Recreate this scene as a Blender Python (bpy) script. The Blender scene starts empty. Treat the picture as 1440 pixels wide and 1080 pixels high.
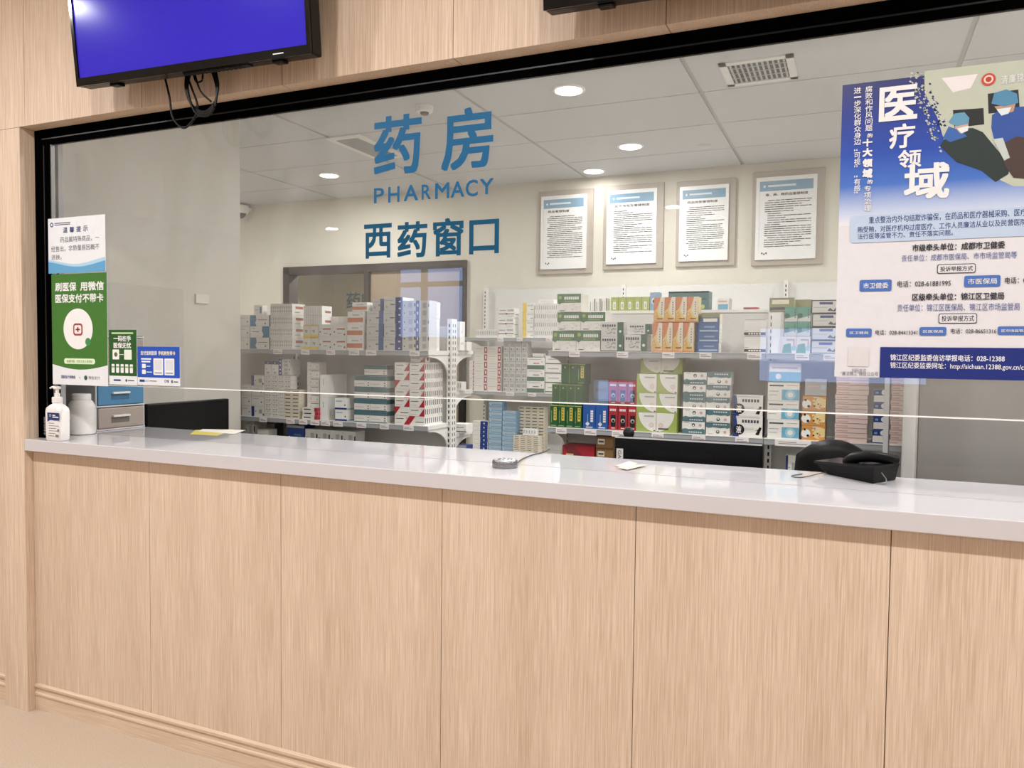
import bpy, bmesh, math, random
from mathutils import Vector, Matrix
SC = bpy.context.scene
COL = SC.collection
random.seed(7)

# ------------------------------------------------------------------ camera
F_PX, YAW, PITCH, ROLL, EYE = 1095.99, 0.4117, -0.0421, 0.0110, 1.425
_f = Vector((-math.sin(YAW)*math.cos(PITCH), math.cos(YAW)*math.cos(PITCH), math.sin(PITCH)))
_r = Vector((math.cos(YAW), math.sin(YAW), 0.0))
_u = _r.cross(_f)
_c, _s = math.cos(ROLL), math.sin(ROLL)
RIGHT, UP, FWD = _c*_r + _s*_u, -_s*_r + _c*_u, _f
cam = bpy.data.objects.new('camera', bpy.data.cameras.new('camera'))
cam.data.sensor_fit = 'HORIZONTAL'
cam.data.sensor_width = 36.0
cam.data.lens = F_PX/1440*36.0
cam.data.clip_start = 0.02
M = Matrix.Identity(4)
for i, v in enumerate((RIGHT, UP, -FWD)):
    for k in range(3): M[k][i] = v[k]
M.translation = (0, 0, EYE)
cam.matrix_world = M
COL.objects.link(cam)
SC.camera = cam

# ------------------------------------------------------------------ view, world
SC.view_settings.view_transform = 'Standard'
SC.view_settings.look = 'None'
SC.view_settings.gamma = 1.0
SC.view_settings.use_curve_mapping = False
SC.view_settings.exposure = 0.0
W = bpy.data.worlds.new('world'); SC.world = W; W.use_nodes = True
_bg = W.node_tree.nodes['Background']
_bg.inputs['Color'].default_value = (0.36, 0.52, 1.0, 1)
_bg.inputs['Strength'].default_value = 4.2
ROOM_W, LOBBY_W = 19.0, 23.0           # watts per downlight: pharmacy, waiting hall
ROOM_C, LOBBY_C = (0.99, 0.985, 0.985), (1.0, 0.99, 0.98)

def ray(px, py): return RIGHT*((px-720)/F_PX) + UP*((540-py)/F_PX) + FWD
def at(px, py, Y):
    d = ray(px, py); return Vector((0, 0, EYE)) + d*(Y/d.y)
def atz(px, py, Z):
    d = ray(px, py); return Vector((0, 0, EYE)) + d*((Z-EYE)/d.z)

# ------------------------------------------------------------------ materials
MATS = {}
def lin(h):
    h = h.lstrip('#'); out = []
    for i in (0, 2, 4):
        c = int(h[i:i+2], 16)/255
        out.append(c/12.92 if c <= .04045 else ((c+.055)/1.055)**2.4)
    return (*out, 1)
def mat(h, rough=.5, metal=0.0, var=.05, spec=.4, scale=40, emit=0, bump=0.0, coat=0):
    key = (h, rough, metal, var, spec, scale, emit, bump, coat)
    if key in MATS: return MATS[key]
    m = bpy.data.materials.new('surface_'+h.lstrip('#')); m.use_nodes = True
    nt = m.node_tree; b = nt.nodes['Principled BSDF']
    c = lin(h)
    b.inputs['Roughness'].default_value = rough; b.inputs['Metallic'].default_value = metal
    b.inputs['Specular IOR Level'].default_value = spec
    b.inputs['Coat Weight'].default_value = coat; b.inputs['Coat Roughness'].default_value = .08
    tc = nt.nodes.new('ShaderNodeTexCoord'); nz = nt.nodes.new('ShaderNodeTexNoise')
    nz.inputs['Scale'].default_value = scale; nz.inputs['Detail'].default_value = 4
    nt.links.new(tc.outputs['Object'], nz.inputs['Vector'])
    mx = nt.nodes.new('ShaderNodeMix'); mx.data_type = 'RGBA'
    mx.inputs[6].default_value = tuple(min(1, x*(1-var)) for x in c[:3])+(1,)
    mx.inputs[7].default_value = tuple(min(1, x*(1+var)) for x in c[:3])+(1,)
    nt.links.new(nz.outputs['Fac'], mx.inputs[0]); nt.links.new(mx.outputs[2], b.inputs['Base Color'])
    if bump:
        bp = nt.nodes.new('ShaderNodeBump'); bp.inputs['Strength'].default_value = bump; bp.inputs['Distance'].default_value = .002
        nt.links.new(nz.outputs['Fac'], bp.inputs['Height']); nt.links.new(bp.outputs['Normal'], b.inputs['Normal'])
    if emit:
        b.inputs['Emission Color'].default_value = c; b.inputs['Emission Strength'].default_value = emit
    MATS[key] = m; return m

def wood(name, c0, c1, horizontal=False, rough=.5):
    m = bpy.data.materials.new(name); m.use_nodes = True
    nt = m.node_tree; b = nt.nodes['Principled BSDF']; b.inputs['Roughness'].default_value = rough
    b.inputs['Specular IOR Level'].default_value = .3
    tc = nt.nodes.new('ShaderNodeTexCoord'); ramps = []
    for k, (sc, det) in enumerate((((300, 300, 5), 4), ((800, 800, 16), 2), ((9, 9, .5), 2))):
        mp = nt.nodes.new('ShaderNodeMapping')
        mp.inputs['Scale'].default_value = (sc[2], sc[0], sc[0]) if horizontal else sc
        nz = nt.nodes.new('ShaderNodeTexNoise'); nz.inputs['Scale'].default_value = 1; nz.inputs['Detail'].default_value = det
        nt.links.new(tc.outputs['Object'], mp.inputs['Vector']); nt.links.new(mp.outputs['Vector'], nz.inputs['Vector'])
        ramps.append(nz)
    a1 = nt.nodes.new('ShaderNodeMath'); a1.operation = 'MULTIPLY_ADD'; a1.inputs[1].default_value = .55
    a2 = nt.nodes.new('ShaderNodeMath'); a2.operation = 'MULTIPLY_ADD'; a2.inputs[1].default_value = .25
    a3 = nt.nodes.new('ShaderNodeMath'); a3.operation = 'MULTIPLY'; a3.inputs[1].default_value = .2
    nt.links.new(ramps[2].outputs['Fac'], a3.inputs[0])
    nt.links.new(ramps[1].outputs['Fac'], a2.inputs[0]); nt.links.new(a3.outputs[0], a2.inputs[2])
    nt.links.new(ramps[0].outputs['Fac'], a1.inputs[0]); nt.links.new(a2.outputs[0], a1.inputs[2])
    cr = nt.nodes.new('ShaderNodeValToRGB')
    cr.color_ramp.elements[0].position = .36; cr.color_ramp.elements[0].color = lin(c0)
    cr.color_ramp.elements[1].position = .62; cr.color_ramp.elements[1].color = lin(c1)
    nt.links.new(a1.outputs[0], cr.inputs[0]); nt.links.new(cr.outputs[0], b.inputs['Base Color'])
    bp = nt.nodes.new('ShaderNodeBump'); bp.inputs['Strength'].default_value = .25; bp.inputs['Distance'].default_value = .001
    nt.links.new(a1.outputs[0], bp.inputs['Height']); nt.links.new(bp.outputs['Normal'], b.inputs['Normal'])
    return m
WOOD = wood('pale_oak_laminate', 'c1a78f', 'e4cfba')
WOODH = wood('pale_oak_moulding', 'c4aa90', 'e2ccb5', True)
DOORWOOD = wood('tan_door_veneer', '94836d', 'a8967f')

def glassmat(name, tint, f0=.05, rough=0.0, haze=0.0):
    m = bpy.data.materials.new(name); m.use_nodes = True; nt = m.node_tree
    for n in list(nt.nodes):
        if n.type != 'OUTPUT_MATERIAL': nt.nodes.remove(n)
    out = [n for n in nt.nodes if n.type == 'OUTPUT_MATERIAL'][0]
    tr = nt.nodes.new('ShaderNodeBsdfTransparent'); tr.inputs['Color'].default_value = (*tint, 1)
    gl = nt.nodes.new('ShaderNodeBsdfGlossy'); gl.inputs['Roughness'].default_value = rough
    lw = nt.nodes.new('ShaderNodeLayerWeight'); lw.inputs['Blend'].default_value = .5
    pw = nt.nodes.new('ShaderNodeMath'); pw.operation = 'POWER'; pw.inputs[1].default_value = 5
    ma = nt.nodes.new('ShaderNodeMath'); ma.operation = 'MULTIPLY_ADD'; ma.inputs[1].default_value = 1-f0; ma.inputs[2].default_value = f0
    mx = nt.nodes.new('ShaderNodeMixShader')
    nt.links.new(lw.outputs['Facing'], pw.inputs[0]); nt.links.new(pw.outputs[0], ma.inputs[0]); nt.links.new(ma.outputs[0], mx.inputs[0])
    if haze:                                             # dust and wipe marks, plus the hall's reflected veil imitated by pale colour
        tc = nt.nodes.new('ShaderNodeTexCoord'); mp = nt.nodes.new('ShaderNodeMapping'); mp.inputs['Scale'].default_value = (2.2, 1, 1.1); mp.inputs['Rotation'].default_value = (0, .5, 0)
        nz = nt.nodes.new('ShaderNodeTexNoise'); nz.inputs['Scale'].default_value = 2.2; nz.inputs['Detail'].default_value = 7; nz.inputs['Distortion'].default_value = 1.2
        hr = nt.nodes.new('ShaderNodeMapRange'); hr.inputs['From Min'].default_value = .35; hr.inputs['From Max'].default_value = .75; hr.inputs['To Min'].default_value = haze*.7; hr.inputs['To Max'].default_value = haze*2.2
        df = nt.nodes.new('ShaderNodeBsdfDiffuse'); df.inputs['Color'].default_value = (.9, .91, .93, 1); hm = nt.nodes.new('ShaderNodeMixShader')
        nt.links.new(tc.outputs['Object'], mp.inputs['Vector']); nt.links.new(mp.outputs['Vector'], nz.inputs['Vector']); nt.links.new(nz.outputs['Fac'], hr.inputs['Value'])
        nt.links.new(hr.outputs[0], hm.inputs[0]); nt.links.new(tr.outputs[0], hm.inputs[1]); nt.links.new(df.outputs[0], hm.inputs[2]); tr = hm
    nt.links.new(tr.outputs[0], mx.inputs[1]); nt.links.new(gl.outputs[0], mx.inputs[2]); nt.links.new(mx.outputs[0], out.inputs[0])
    return m
GLASS = glassmat('counter_glass', (.93, .93, .92), haze=.03)
CLEAR = glassmat('thin_clear_glass', (.95, .95, .95))

# ------------------------------------------------------------------ mesh builder
_TXT = {}
def text_geo(s, bold=0.0, spacing=1.0):
    k = (s, 0, spacing)
    if k not in _TXT:
        cu = bpy.data.curves.new('lettering', 'FONT'); cu.body = s; cu.size = 1
        cu.space_character = spacing; cu.resolution_u = 3; cu.fill_mode = 'FRONT'
        o = bpy.data.objects.new('lettering', cu); COL.objects.link(o)
        dg = bpy.context.evaluated_depsgraph_get()
        me = bpy.data.meshes.new_from_object(o.evaluated_get(dg))
        vs = [v.co.copy() for v in me.vertices]; fs = [tuple(p.vertices) for p in me.polygons]
        bpy.data.objects.remove(o); bpy.data.curves.remove(cu); bpy.data.meshes.remove(me)
        lo = Vector((min(v.x for v in vs), min(v.y for v in vs))); hi = Vector((max(v.x for v in vs), max(v.y for v in vs)))
        _TXT[k] = ([((v.x-lo.x)/(hi.x-lo.x), (v.y-lo.y)/(hi.y-lo.y)) for v in vs], fs)
    return _TXT[k]

class MB:
    def __init__(self): self.v = []; self.f = []; self.m = []; self.sm = []; self.slots = []
    def slot(self, m):
        if m not in self.slots: self.slots.append(m)
        return self.slots.index(m)
    def add(self, vs, fs, m, smooth=False):
        b = len(self.v); s = self.slot(m)
        self.v += [tuple(p) for p in vs]
        for f in fs: self.f.append(tuple(b+i for i in f)); self.m.append(s); self.sm.append(smooth)
        return self
    def box(self, x0, x1, y0, y1, z0, z1, m):
        vs = [(x, y, z) for z in (z0, z1) for y in (y0, y1) for x in (x0, x1)]
        return self.add(vs, [(0, 2, 3, 1), (4, 5, 7, 6), (0, 1, 5, 4), (2, 6, 7, 3), (0, 4, 6, 2), (1, 3, 7, 5)], m)
    def rbox(self, x0, x1, y0, y1, z0, z1, m, r=.004, seg=2):
        bm = bmesh.new(); bmesh.ops.create_cube(bm, size=1)
        for v in bm.verts:
            v.co = Vector(((x0+x1)/2+v.co.x*(x1-x0), (y0+y1)/2+v.co.y*(y1-y0), (z0+z1)/2+v.co.z*(z1-z0)))
        bmesh.ops.bevel(bm, geom=list(bm.edges), offset=r, segments=seg, affect='EDGES', profile=.5)
        bm.verts.ensure_lookup_table()
        self.add([v.co.copy() for v in bm.verts], [tuple(x.index for x in f.verts) for f in bm.faces], m)
        bm.free(); return self
    def quad(self, pts, m): return self.add(pts, [tuple(range(len(pts)))], m)
    def rect(self, x0, x1, z0, z1, y, m):            # a flat print facing -Y
        return self.quad([(x0, y, z0), (x1, y, z0), (x1, y, z1), (x0, y, z1)], m)
    def poly(self, pts, y, m): return self.quad([(p[0], y, p[1]) for p in pts], m)
    def disc(self, cx, cz, rx, rz, y, m, n=28):
        return self.poly([(cx+rx*math.cos(a), cz+rz*math.sin(a)) for a in [2*math.pi*i/n for i in range(n)]], y, m)
    def ring(self, cx, cz, r0, r1, y, m, n=28):
        vs = []; fs = []
        for i in range(n):
            a = 2*math.pi*i/n
            for r in (r0, r1): vs.append((cx+r*math.cos(a), y, cz+r*math.sin(a)))
        for i in range(n):
            j = (i+1) % n; fs.append((2*i, 2*i+1, 2*j+1, 2*j))
        return self.add(vs, fs, m)
    def text(self, s, x0, x1, z0, z1, y, m, bold=0.0, spacing=1.0):
        vs, fs = text_geo(s, 0, spacing)
        n = max(1, len(s)); b = bold*min((x1-x0)/n, z1-z0) if bold else 0       # heavier weight: the outline laid down again, slightly shifted
        steps = [(0, 0)] if not b else [(b*i, b*k) for i in (-1, 0, 1) for k in (-1, 0, 1)]
        if len(s) > 14 and b: steps = [(-b, 0), (b, 0), (0, b), (0, -b)]
        for q, (dx, dz) in enumerate(steps):
            self.add([(x0+b+dx+u*(x1-x0-2*b), y-.00003*q, z0+b+dz+w*(z1-z0-2*b)) for u, w in vs], fs, m)
        return self
    def prism(self, pts, axis, a0, a1, m):           # outline pts swept along an axis
        def P(p, a): return {'x': (a, p[0], p[1]), 'y': (p[0], a, p[1]), 'z': (p[0], p[1], a)}[axis]
        n = len(pts); vs = [P(p, a0) for p in pts]+[P(p, a1) for p in pts]
        fs = [tuple(range(n-1, -1, -1)), tuple(range(n, 2*n))]+[(i, (i+1) % n, n+(i+1) % n, n+i) for i in range(n)]
        return self.add(vs, fs, m)
    def lathe(self, prof, c, m, n=32, sx=1, sy=1):
        runs = [[prof[0]]]
        for k in range(1, len(prof)):
            runs[-1].append(prof[k])
            if k < len(prof)-1:
                a = Vector((prof[k][0]-prof[k-1][0], prof[k][1]-prof[k-1][1])); b = Vector((prof[k+1][0]-prof[k][0], prof[k+1][1]-prof[k][1]))
                if a.length > 1e-9 and b.length > 1e-9 and a.angle(b) > math.radians(38): runs.append([prof[k]])
        for run in runs:
            vs = [(c[0]+sx*r*math.cos(2*math.pi*i/n), c[1]+sy*r*math.sin(2*math.pi*i/n), c[2]+z) for r, z in run for i in range(n)]
            self.add(vs, [(k*n+i, k*n+(i+1) % n, (k+1)*n+(i+1) % n, (k+1)*n+i) for k in range(len(run)-1) for i in range(n)], m, True)
        for (r, z), rev in ((prof[0], True), (prof[-1], False)):
            vs = [(c[0]+sx*r*math.cos(2*math.pi*i/n), c[1]+sy*r*math.sin(2*math.pi*i/n), c[2]+z) for i in range(n)]
            self.add(vs, [tuple(range(n-1, -1, -1)) if rev else tuple(range(n))], m)
        return self
    def tube(self, path, r, m, n=8):
        P = [Vector(p) for p in path]; vs = []; fs = []
        for k, p in enumerate(P):
            t = (P[min(k+1, len(P)-1)]-P[max(k-1, 0)]).normalized()
            a = Vector((0, 0, 1)) if abs(t.z) < .9 else Vector((1, 0, 0))
            e1 = t.cross(a).normalized(); e2 = t.cross(e1)
            for i in range(n):
                w = 2*math.pi*i/n; vs.append(p+r*(math.cos(w)*e1+math.sin(w)*e2))
        for k in range(len(P)-1):
            for i in range(n):
                j = (i+1) % n; fs.append((k*n+i, k*n+j, (k+1)*n+j, (k+1)*n+i))
        fs += [tuple(range(n-1, -1, -1)), tuple((len(P)-1)*n+i for i in range(n))]
        return self.add(vs, fs, m, True)
    def mesh(self, name, off=(0, 0, 0), fix=True):
        me = bpy.data.meshes.new(name)
        me.from_pydata([(v[0]-off[0], v[1]-off[1], v[2]-off[2]) for v in self.v], [], self.f)
        for m in self.slots: me.materials.append(m)
        me.polygons.foreach_set('material_index', self.m); me.polygons.foreach_set('use_smooth', self.sm)
        me.update(); return me
    def build(self, name, parent=None, loc=None):
        off = Vector(loc) if loc is not None else (wloc(parent) if parent else Vector((0, 0, 0)))
        o = bpy.data.objects.new(name, self.mesh(name, off)); COL.objects.link(o)
        if parent: o.parent = parent
        else: o.location = off
        return o
def wloc(o):
    p = Vector((0, 0, 0))
    while o is not None: p += o.location; o = o.parent
    return p
def tag(o, label, cat, group=None):
    o['label'] = label; o['category'] = cat
    if group: o['group'] = group
    return o
def thing(name, label, cat, loc, group=None):
    o = bpy.data.objects.new(name, None); COL.objects.link(o); o.location = loc; o.empty_display_size = .05
    return tag(o, label, cat, group)
def struct(o): o['kind'] = 'structure'; return o
def spline(pts, n=10):
    P = [Vector(p) for p in pts]; out = []
    for i in range(len(P)-1):
        a, b, c, d = P[max(i-1, 0)], P[i], P[i+1], P[min(i+2, len(P)-1)]
        for k in range(n):
            t = k/n
            out.append(.5*((2*b)+(c-a)*t+(2*a-5*b+4*c-d)*t*t+(3*b-a-3*c+d)*t**3))
    return out+[P[-1]]

# ------------------------------------------------------------------ setting
D, RP, FR, CF = 1.9825, 2.0165, 2.0404, 1.9808     # upper wall face, counter panel face, window frame face, counter front
ZT, TB, XP, ZS, ZFB, BK = 1.068, .0454, -2.906, 2.2507, 2.1913, 2.5386
GY, GZ = 2.046, 1.284                               # glass front face, bottom edge
ZC, YB, XW, YW = 2.815, 6.0, -3.2, 3.455            # room ceiling, back wall, side wall and its corner
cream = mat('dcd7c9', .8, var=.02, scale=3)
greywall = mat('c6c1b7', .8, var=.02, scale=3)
white = mat('ece9e4', .5); black = mat('0b0b0c', .35)
gap = mat('6b543c', .8)

def boards(mb, x0, x1, seams, z0, z1, y0, y1):
    xs = [x0]+[s for s in sorted(seams) if x0 < s < x1]+[x1]
    for a, b in zip(xs, xs[1:]): mb.box(a+.0011, b-.0011, y0, y1, z0, z1, WOOD)
    mb.box(x0+.002, x1-.002, y0+.004, y1, z0+.001, z1-.001, gap)
XL = -3.043
seamU = [-.4533+.6056*k for k in range(-14, 9)]
seamL = [-2.2895, -1.7001, -1.1015, -.5169, .0938, .70, 1.3, 1.9]
mb = MB(); boards(mb, -8, 3.2, seamU, ZS, 3.0, D, 2.12); struct(mb.build('wall_front'))
mb = MB(); boards(mb, XL, XP, [], 0, ZS-.0015, D, 2.12); struct(mb.build('trim_1'))
mb = MB(); boards(mb, XP, 3.2, seamL, .1039, 1.0225, RP, 2.12); struct(mb.build('wall_counter'))
mb = MB(); boards(mb, -8, XL, [-3.6, -4.2, -4.8, -5.4, -6, -6.6, -7.2], .1039, ZS-.0015, RP, 2.12); struct(mb.build('wall_left'))
mb = MB(); boards(mb, 2.0, 3.2, [2.6], 1.0225, ZS-.0015, D, 2.12); struct(mb.build('wall_right'))
prof = [(RP+.03, 0), (RP-.006, 0), (RP-.006, .056), (RP-.010, .060), (RP-.010, .066), (RP-.003, .070), (RP-.003, .086), (RP-.009, .090), (RP-.009, .098), (RP-.002, .1039), (RP+.03, .1039)]
mb = MB(); mb.prism(prof, 'x', XP, 3.2, WOODH); struct(mb.build('baseboard_front'))
mb = MB(); mb.prism(prof, 'x', -8, XL, WOODH); struct(mb.build('baseboard_left'))
# floors
def speckle(name, a, b, sc):
    m = bpy.data.materials.new(name); m.use_nodes = True; nt = m.node_tree; p = nt.nodes['Principled BSDF']; p.inputs['Roughness'].default_value = .55
    tc = nt.nodes.new('ShaderNodeTexCoord'); nz = nt.nodes.new('ShaderNodeTexNoise'); nz.inputs['Scale'].default_value = sc; nz.inputs['Detail'].default_value = 3
    cr = nt.nodes.new('ShaderNodeValToRGB'); cr.color_ramp.elements[0].position = .35; cr.color_ramp.elements[1].position = .65
    cr.color_ramp.elements[0].color = lin(a); cr.color_ramp.elements[1].color = lin(b)
    nt.links.new(tc.outputs['Object'], nz.inputs['Vector']); nt.links.new(nz.outputs['Fac'], cr.inputs[0]); nt.links.new(cr.outputs[0], p.inputs['Base Color'])
    return m
mb = MB(); mb.box(-8, 3.2, -7.1, 2.06, -.1, 0, speckle('speckled_vinyl', 'b7a592', 'cbbba9', 260)); struct(mb.build('floor'))
mb = MB(); mb.box(-6.3, 2.3, 2.06, 8.6, -.1, 0, mat('c9c3b8', .3)); struct(mb.build('floor_pharmacy'))
# waiting hall behind the viewer (seen in the glass reflections)
hall = mat('c8b79f', .8, var=.03, scale=2); hallc = mat('e6e1d8', .8)
mb = MB(); mb.box(-8, 3.2, -7.1, 1.9825, 3.0, 3.1, hallc); struct(mb.build('ceiling'))
mb = MB(); mb.box(-8.1, -8, -7.1, 2.12, 0, 3.0, hall); struct(mb.build('wall_hall_left'))
mb = MB(); mb.box(3.2, 3.3, -7.1, 2.12, 0, 3.0, hall); struct(mb.build('wall_hall_right'))
ops = [(-6.96, -5.70, 1.6, 2.79), (-3.51, -2.89, .66, 1.03), (-1.21, .9, 1.02, 1.81)]
mb = MB(); x = -8
for (a, b, z0, z1) in ops:
    mb.box(x, a, -7.1, -7, 0, 3, hall); mb.box(a, b, -7.1, -7, 0, z0, hall); mb.box(a, b, -7.1, -7, z1, 3, hall); x = b
mb.box(x, 3.2, -7.1, -7, 0, 3, hall); struct(mb.build('wall_hall_back'))
for k, (a, b, z0, z1) in enumerate(ops):
    mb = MB(); fm = mat('8a7a66', .5); t = .04
    for q in ((a, a+t, z0, z1), (b-t, b, z0, z1), (a, b, z0, z0+t), (a, b, z1-t, z1)): mb.box(q[0], q[1], -7.08, -7.02, q[2], q[3], fm)
    if k == 0: mb.box(a, b, -7.08, -7.02, 2.46, 2.54, fm); mb.box(a+.46, a+.56, -7.08, -7.02, z0, z1, fm)
    struct(mb.build('window_%d' % (k+3)))
# pharmacy shell
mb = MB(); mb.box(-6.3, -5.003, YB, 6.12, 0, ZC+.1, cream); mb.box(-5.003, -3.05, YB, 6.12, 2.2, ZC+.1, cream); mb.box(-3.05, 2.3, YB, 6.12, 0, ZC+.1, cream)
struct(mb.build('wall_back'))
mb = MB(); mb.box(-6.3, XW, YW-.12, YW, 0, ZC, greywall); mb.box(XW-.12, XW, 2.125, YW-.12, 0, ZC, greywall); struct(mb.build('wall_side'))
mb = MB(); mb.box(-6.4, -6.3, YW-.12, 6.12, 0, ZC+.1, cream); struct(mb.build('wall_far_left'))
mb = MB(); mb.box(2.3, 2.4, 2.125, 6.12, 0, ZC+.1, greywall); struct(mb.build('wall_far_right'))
mb = MB(); tile = mat('c9c9ca', .85, var=.02, scale=200); bar = mat('b4b2ad', .6)
xs = [-6.815+1.207*k for k in range(0, 9)]; ys = [2.445-.61+.607*k for k in range(0, 9)]
for i in range(len(xs)-1):
    for j in range(len(ys)-1):
        a, b = max(xs[i]+.012, -6.3), min(xs[i+1]-.012, 2.3); c, d = max(ys[j]+.005, 2.125), min(ys[j+1]-.005, 6.0)
        if b > a and d > c: mb.box(a, b, c, d, ZC, ZC+.02, tile)
mb.box(-6.3, 2.3, 2.12, 6.05, ZC+.008, ZC+.10, bar); struct(mb.build('ceiling_pharmacy'))
mb = MB(); mb.box(-6.3, 2.3, 2.12, 2.13, ZS, ZC, greywall); struct(mb.build('wall_window_header'))
# window frame and pane
mb = MB(); fb = mat('040404', .6, spec=.0); FB = 2.058
mb.box(XP, 2.0, FR, FB, ZFB+.03, ZS-.001, fb); mb.box(XP, 2.0, FR+.004, FB, ZFB, ZFB+.031, fb); mb.box(XP, 2.0, FR+.002, FB, ZFB+.022, ZFB+.026, mat('1b1b1d', .4))
mb.box(XP, XP+.035, FR, FB, ZT, ZFB+.03, fb); mb.box(XP+.035, XP+.062, FR+.004, FB, ZT, ZFB, fb); mb.box(XP+.062, XP+.084, FR+.001, FB, ZT, ZFB, fb)
mb.box(XP+.046, XP+.05, FR+.002, FB, ZT, ZFB, mat('1b1b1d', .4))
mb.box(XP+.084, XP+.089, FR+.003, FB, ZT, ZFB, mat('8e8e8c', .3, .6)); mb.box(XP+.031, XP+.05, 2.10, 2.12, ZT, ZFB+.05, mat('9a9a9c', .4))
mb.box(1.94, 2.0, FR, 2.11, ZT, ZFB, fb)
win = struct(mb.build('window_1'))
mb = MB(); mb.box(XP+.09, 1.95, GY, GY+.008, GZ, ZFB+.01, GLASS); mb.build('pane', win)
mb = MB(); mb.box(XP+.13, 1.94, GY-.0005, GY+.0085, GZ-.003, GZ, mat('f4f5f3', .3)); mb.build('pane_edge', win)  # white colour stands in for light caught in the polished glass edge
# countertop
t = thing('countertop', 'long white glossy service counter slab running under the pharmacy glass', 'counter', (-1, 2.2, ZT-TB))
quartz = mat('cbc8cb', .06, var=.03, scale=2.5, spec=.55)
mb = MB(); mb.rbox(XP+.001, 3.15, CF, 2.2505, ZT-TB, ZT, quartz, .0025); mb.build('front_slab', t)
mb = MB(); mb.rbox(XP+.001, 3.15, 2.2525, BK, ZT-TB, ZT, quartz, .0012); mb.build('rear_slab', t)

# lamps that the rooms have
def downlight(x, y, z, watts, colr, label, group, r=.075):
    if y > 5.5 and z == ZC: watts *= .12
    t = thing('downlight', label, 'ceiling light', (x, y, z), group)
    mb = MB(); mb.lathe([(r, -.008), (r+.012, -.006), (r+.014, 0.0)], (x, y, z), mat('efeeea', .4)); mb.build('trim_ring', t)
    mb = MB(); mb.lathe([(r-.004, -.0095), (r-.003, -.0085)], (x, y, z), mat('ffffff', .5, emit=9.0)); mb.build('diffuser', t)
    L = bpy.data.lights.new('lamp_light', 'AREA'); L.shape = 'DISK'; L.size = 2*r; L.energy = watts; L.color = colr
    o = bpy.data.objects.new('lamp_light', L); COL.objects.link(o); o.parent = t; o.location = (0, 0, -.016)
for x, y, l in ((-1.42, 3.96, 'brightest round downlight in the tiled ceiling, nearest the window'), (-1.41, 5.18, 'round downlight in the tiled ceiling above the second framed notice'),
                (-1.86, 5.78, 'round downlight close to the back wall above the first framed notice'), (-3.87, 5.17, 'round downlight in the tiled ceiling left of the big lettering')):
    downlight(x, y, ZC, ROOM_W, ROOM_C, l, 'pharmacy downlights')
for x, y in ((.95, 3.96), (.95, 5.18), (-1.2, 2.85), (.5, 2.85), (1.9, 2.85), (-5.2, 4.6)):
    downlight(x, y, ZC, ROOM_W, ROOM_C, 'round downlight in the pharmacy ceiling outside the photographed view', 'pharmacy downlights out of view')
for y, hx in ((-4.3, (-6.24, -1.81, 2.3)), (.5, (-6.6, -5.3, -4.0, -2.7, -1.4, -.1, 1.2, 2.5))):
    for x in hx:
        downlight(x, y, 3.0, LOBBY_W*(2.2 if y < -2 else 1), LOBBY_C, 'round warm downlight in the waiting hall ceiling', 'waiting hall downlights')

# ------------------------------------------------------------------ pharmacy door, corridor window, fittings
dk = mat('37302c', .5)
mb = MB(); mb.box(-5.003, -4.93, 5.97, 6.1, .9, 2.2, dk); mb.box(-5.003, -3.05, 5.97, 6.1, 2.13, 2.2, dk); mb.box(-4.085, -4.035, 5.97, 6.1, 0, 2.13, dk); mb.box(-4.93, -4.085, 5.97, 6.1, .86, .93, dk)
mb.box(-5.003, -4.085, 6.0, 6.12, 0, .86, cream)
cw = struct(mb.build('window_2'))
mb = MB(); mb.box(-4.93, -4.085, 6.03, 6.036, .93, 2.13, CLEAR); mb.build('pane', cw)
inkd = mat('16343c', .4)
mb = MB()
for ch, a, b in (('药', 487, 506), ('房', 507, 523)):
    p, q = at(a, 411, 6.025), at(b, 434, 6.025); mb.text(ch, p.x, q.x, q.z, p.z, 6.0285, inkd, .02)
tag(mb.build('window_lettering'), 'dark pharmacy characters on the corridor window behind the shelves', 'lettering')
mb = MB(); mb.box(-4.03, -3.11, 6.0, 6.045, .01, 2.13, DOORWOOD); mb.box(-3.11, -3.05, 5.97, 6.1, 0, 2.13, mat('1d1a1a', .5))
dr = struct(mb.build('door_1'))
mb = MB(); mb.tube([(-3.2, 5.99, 1.0), (-3.2, 5.95, 1.0), (-3.32, 5.95, 1.0)], .009, mat('b0b0b0', .3, .9)); mb.lathe([(.025, 0), (.025, .02)], (-3.2, 5.98, .99), mat('b0b0b0', .3, .9)); mb.build('door_handle', dr)
corr = mat('b9b3a2', .8)
mb = MB(); mb.box(-6.4, -2.0, 8.5, 8.6, 0, 2.9, corr); mb.box(-6.4, -6.3, 6.12, 8.6, 0, 2.9, corr); mb.box(-2.1, -2.0, 6.12, 8.6, 0, 2.9, corr); struct(mb.build('wall_corridor'))
mb = MB(); mb.box(-6.4, -2.0, 6.12, 8.6, 2.62, 2.9, mat('9c9a94', .8)); mb.box(-5.9, -2.1, 7.3, 7.45, 2.30, 2.62, mat('4a4a4c', .6)); struct(mb.build('ceiling_corridor'))
downlight(-4.6, 6.75, 2.62, ROOM_W*4.5, ROOM_C, 'round downlight in the corridor ceiling beyond the back window', 'corridor downlights')

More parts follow.
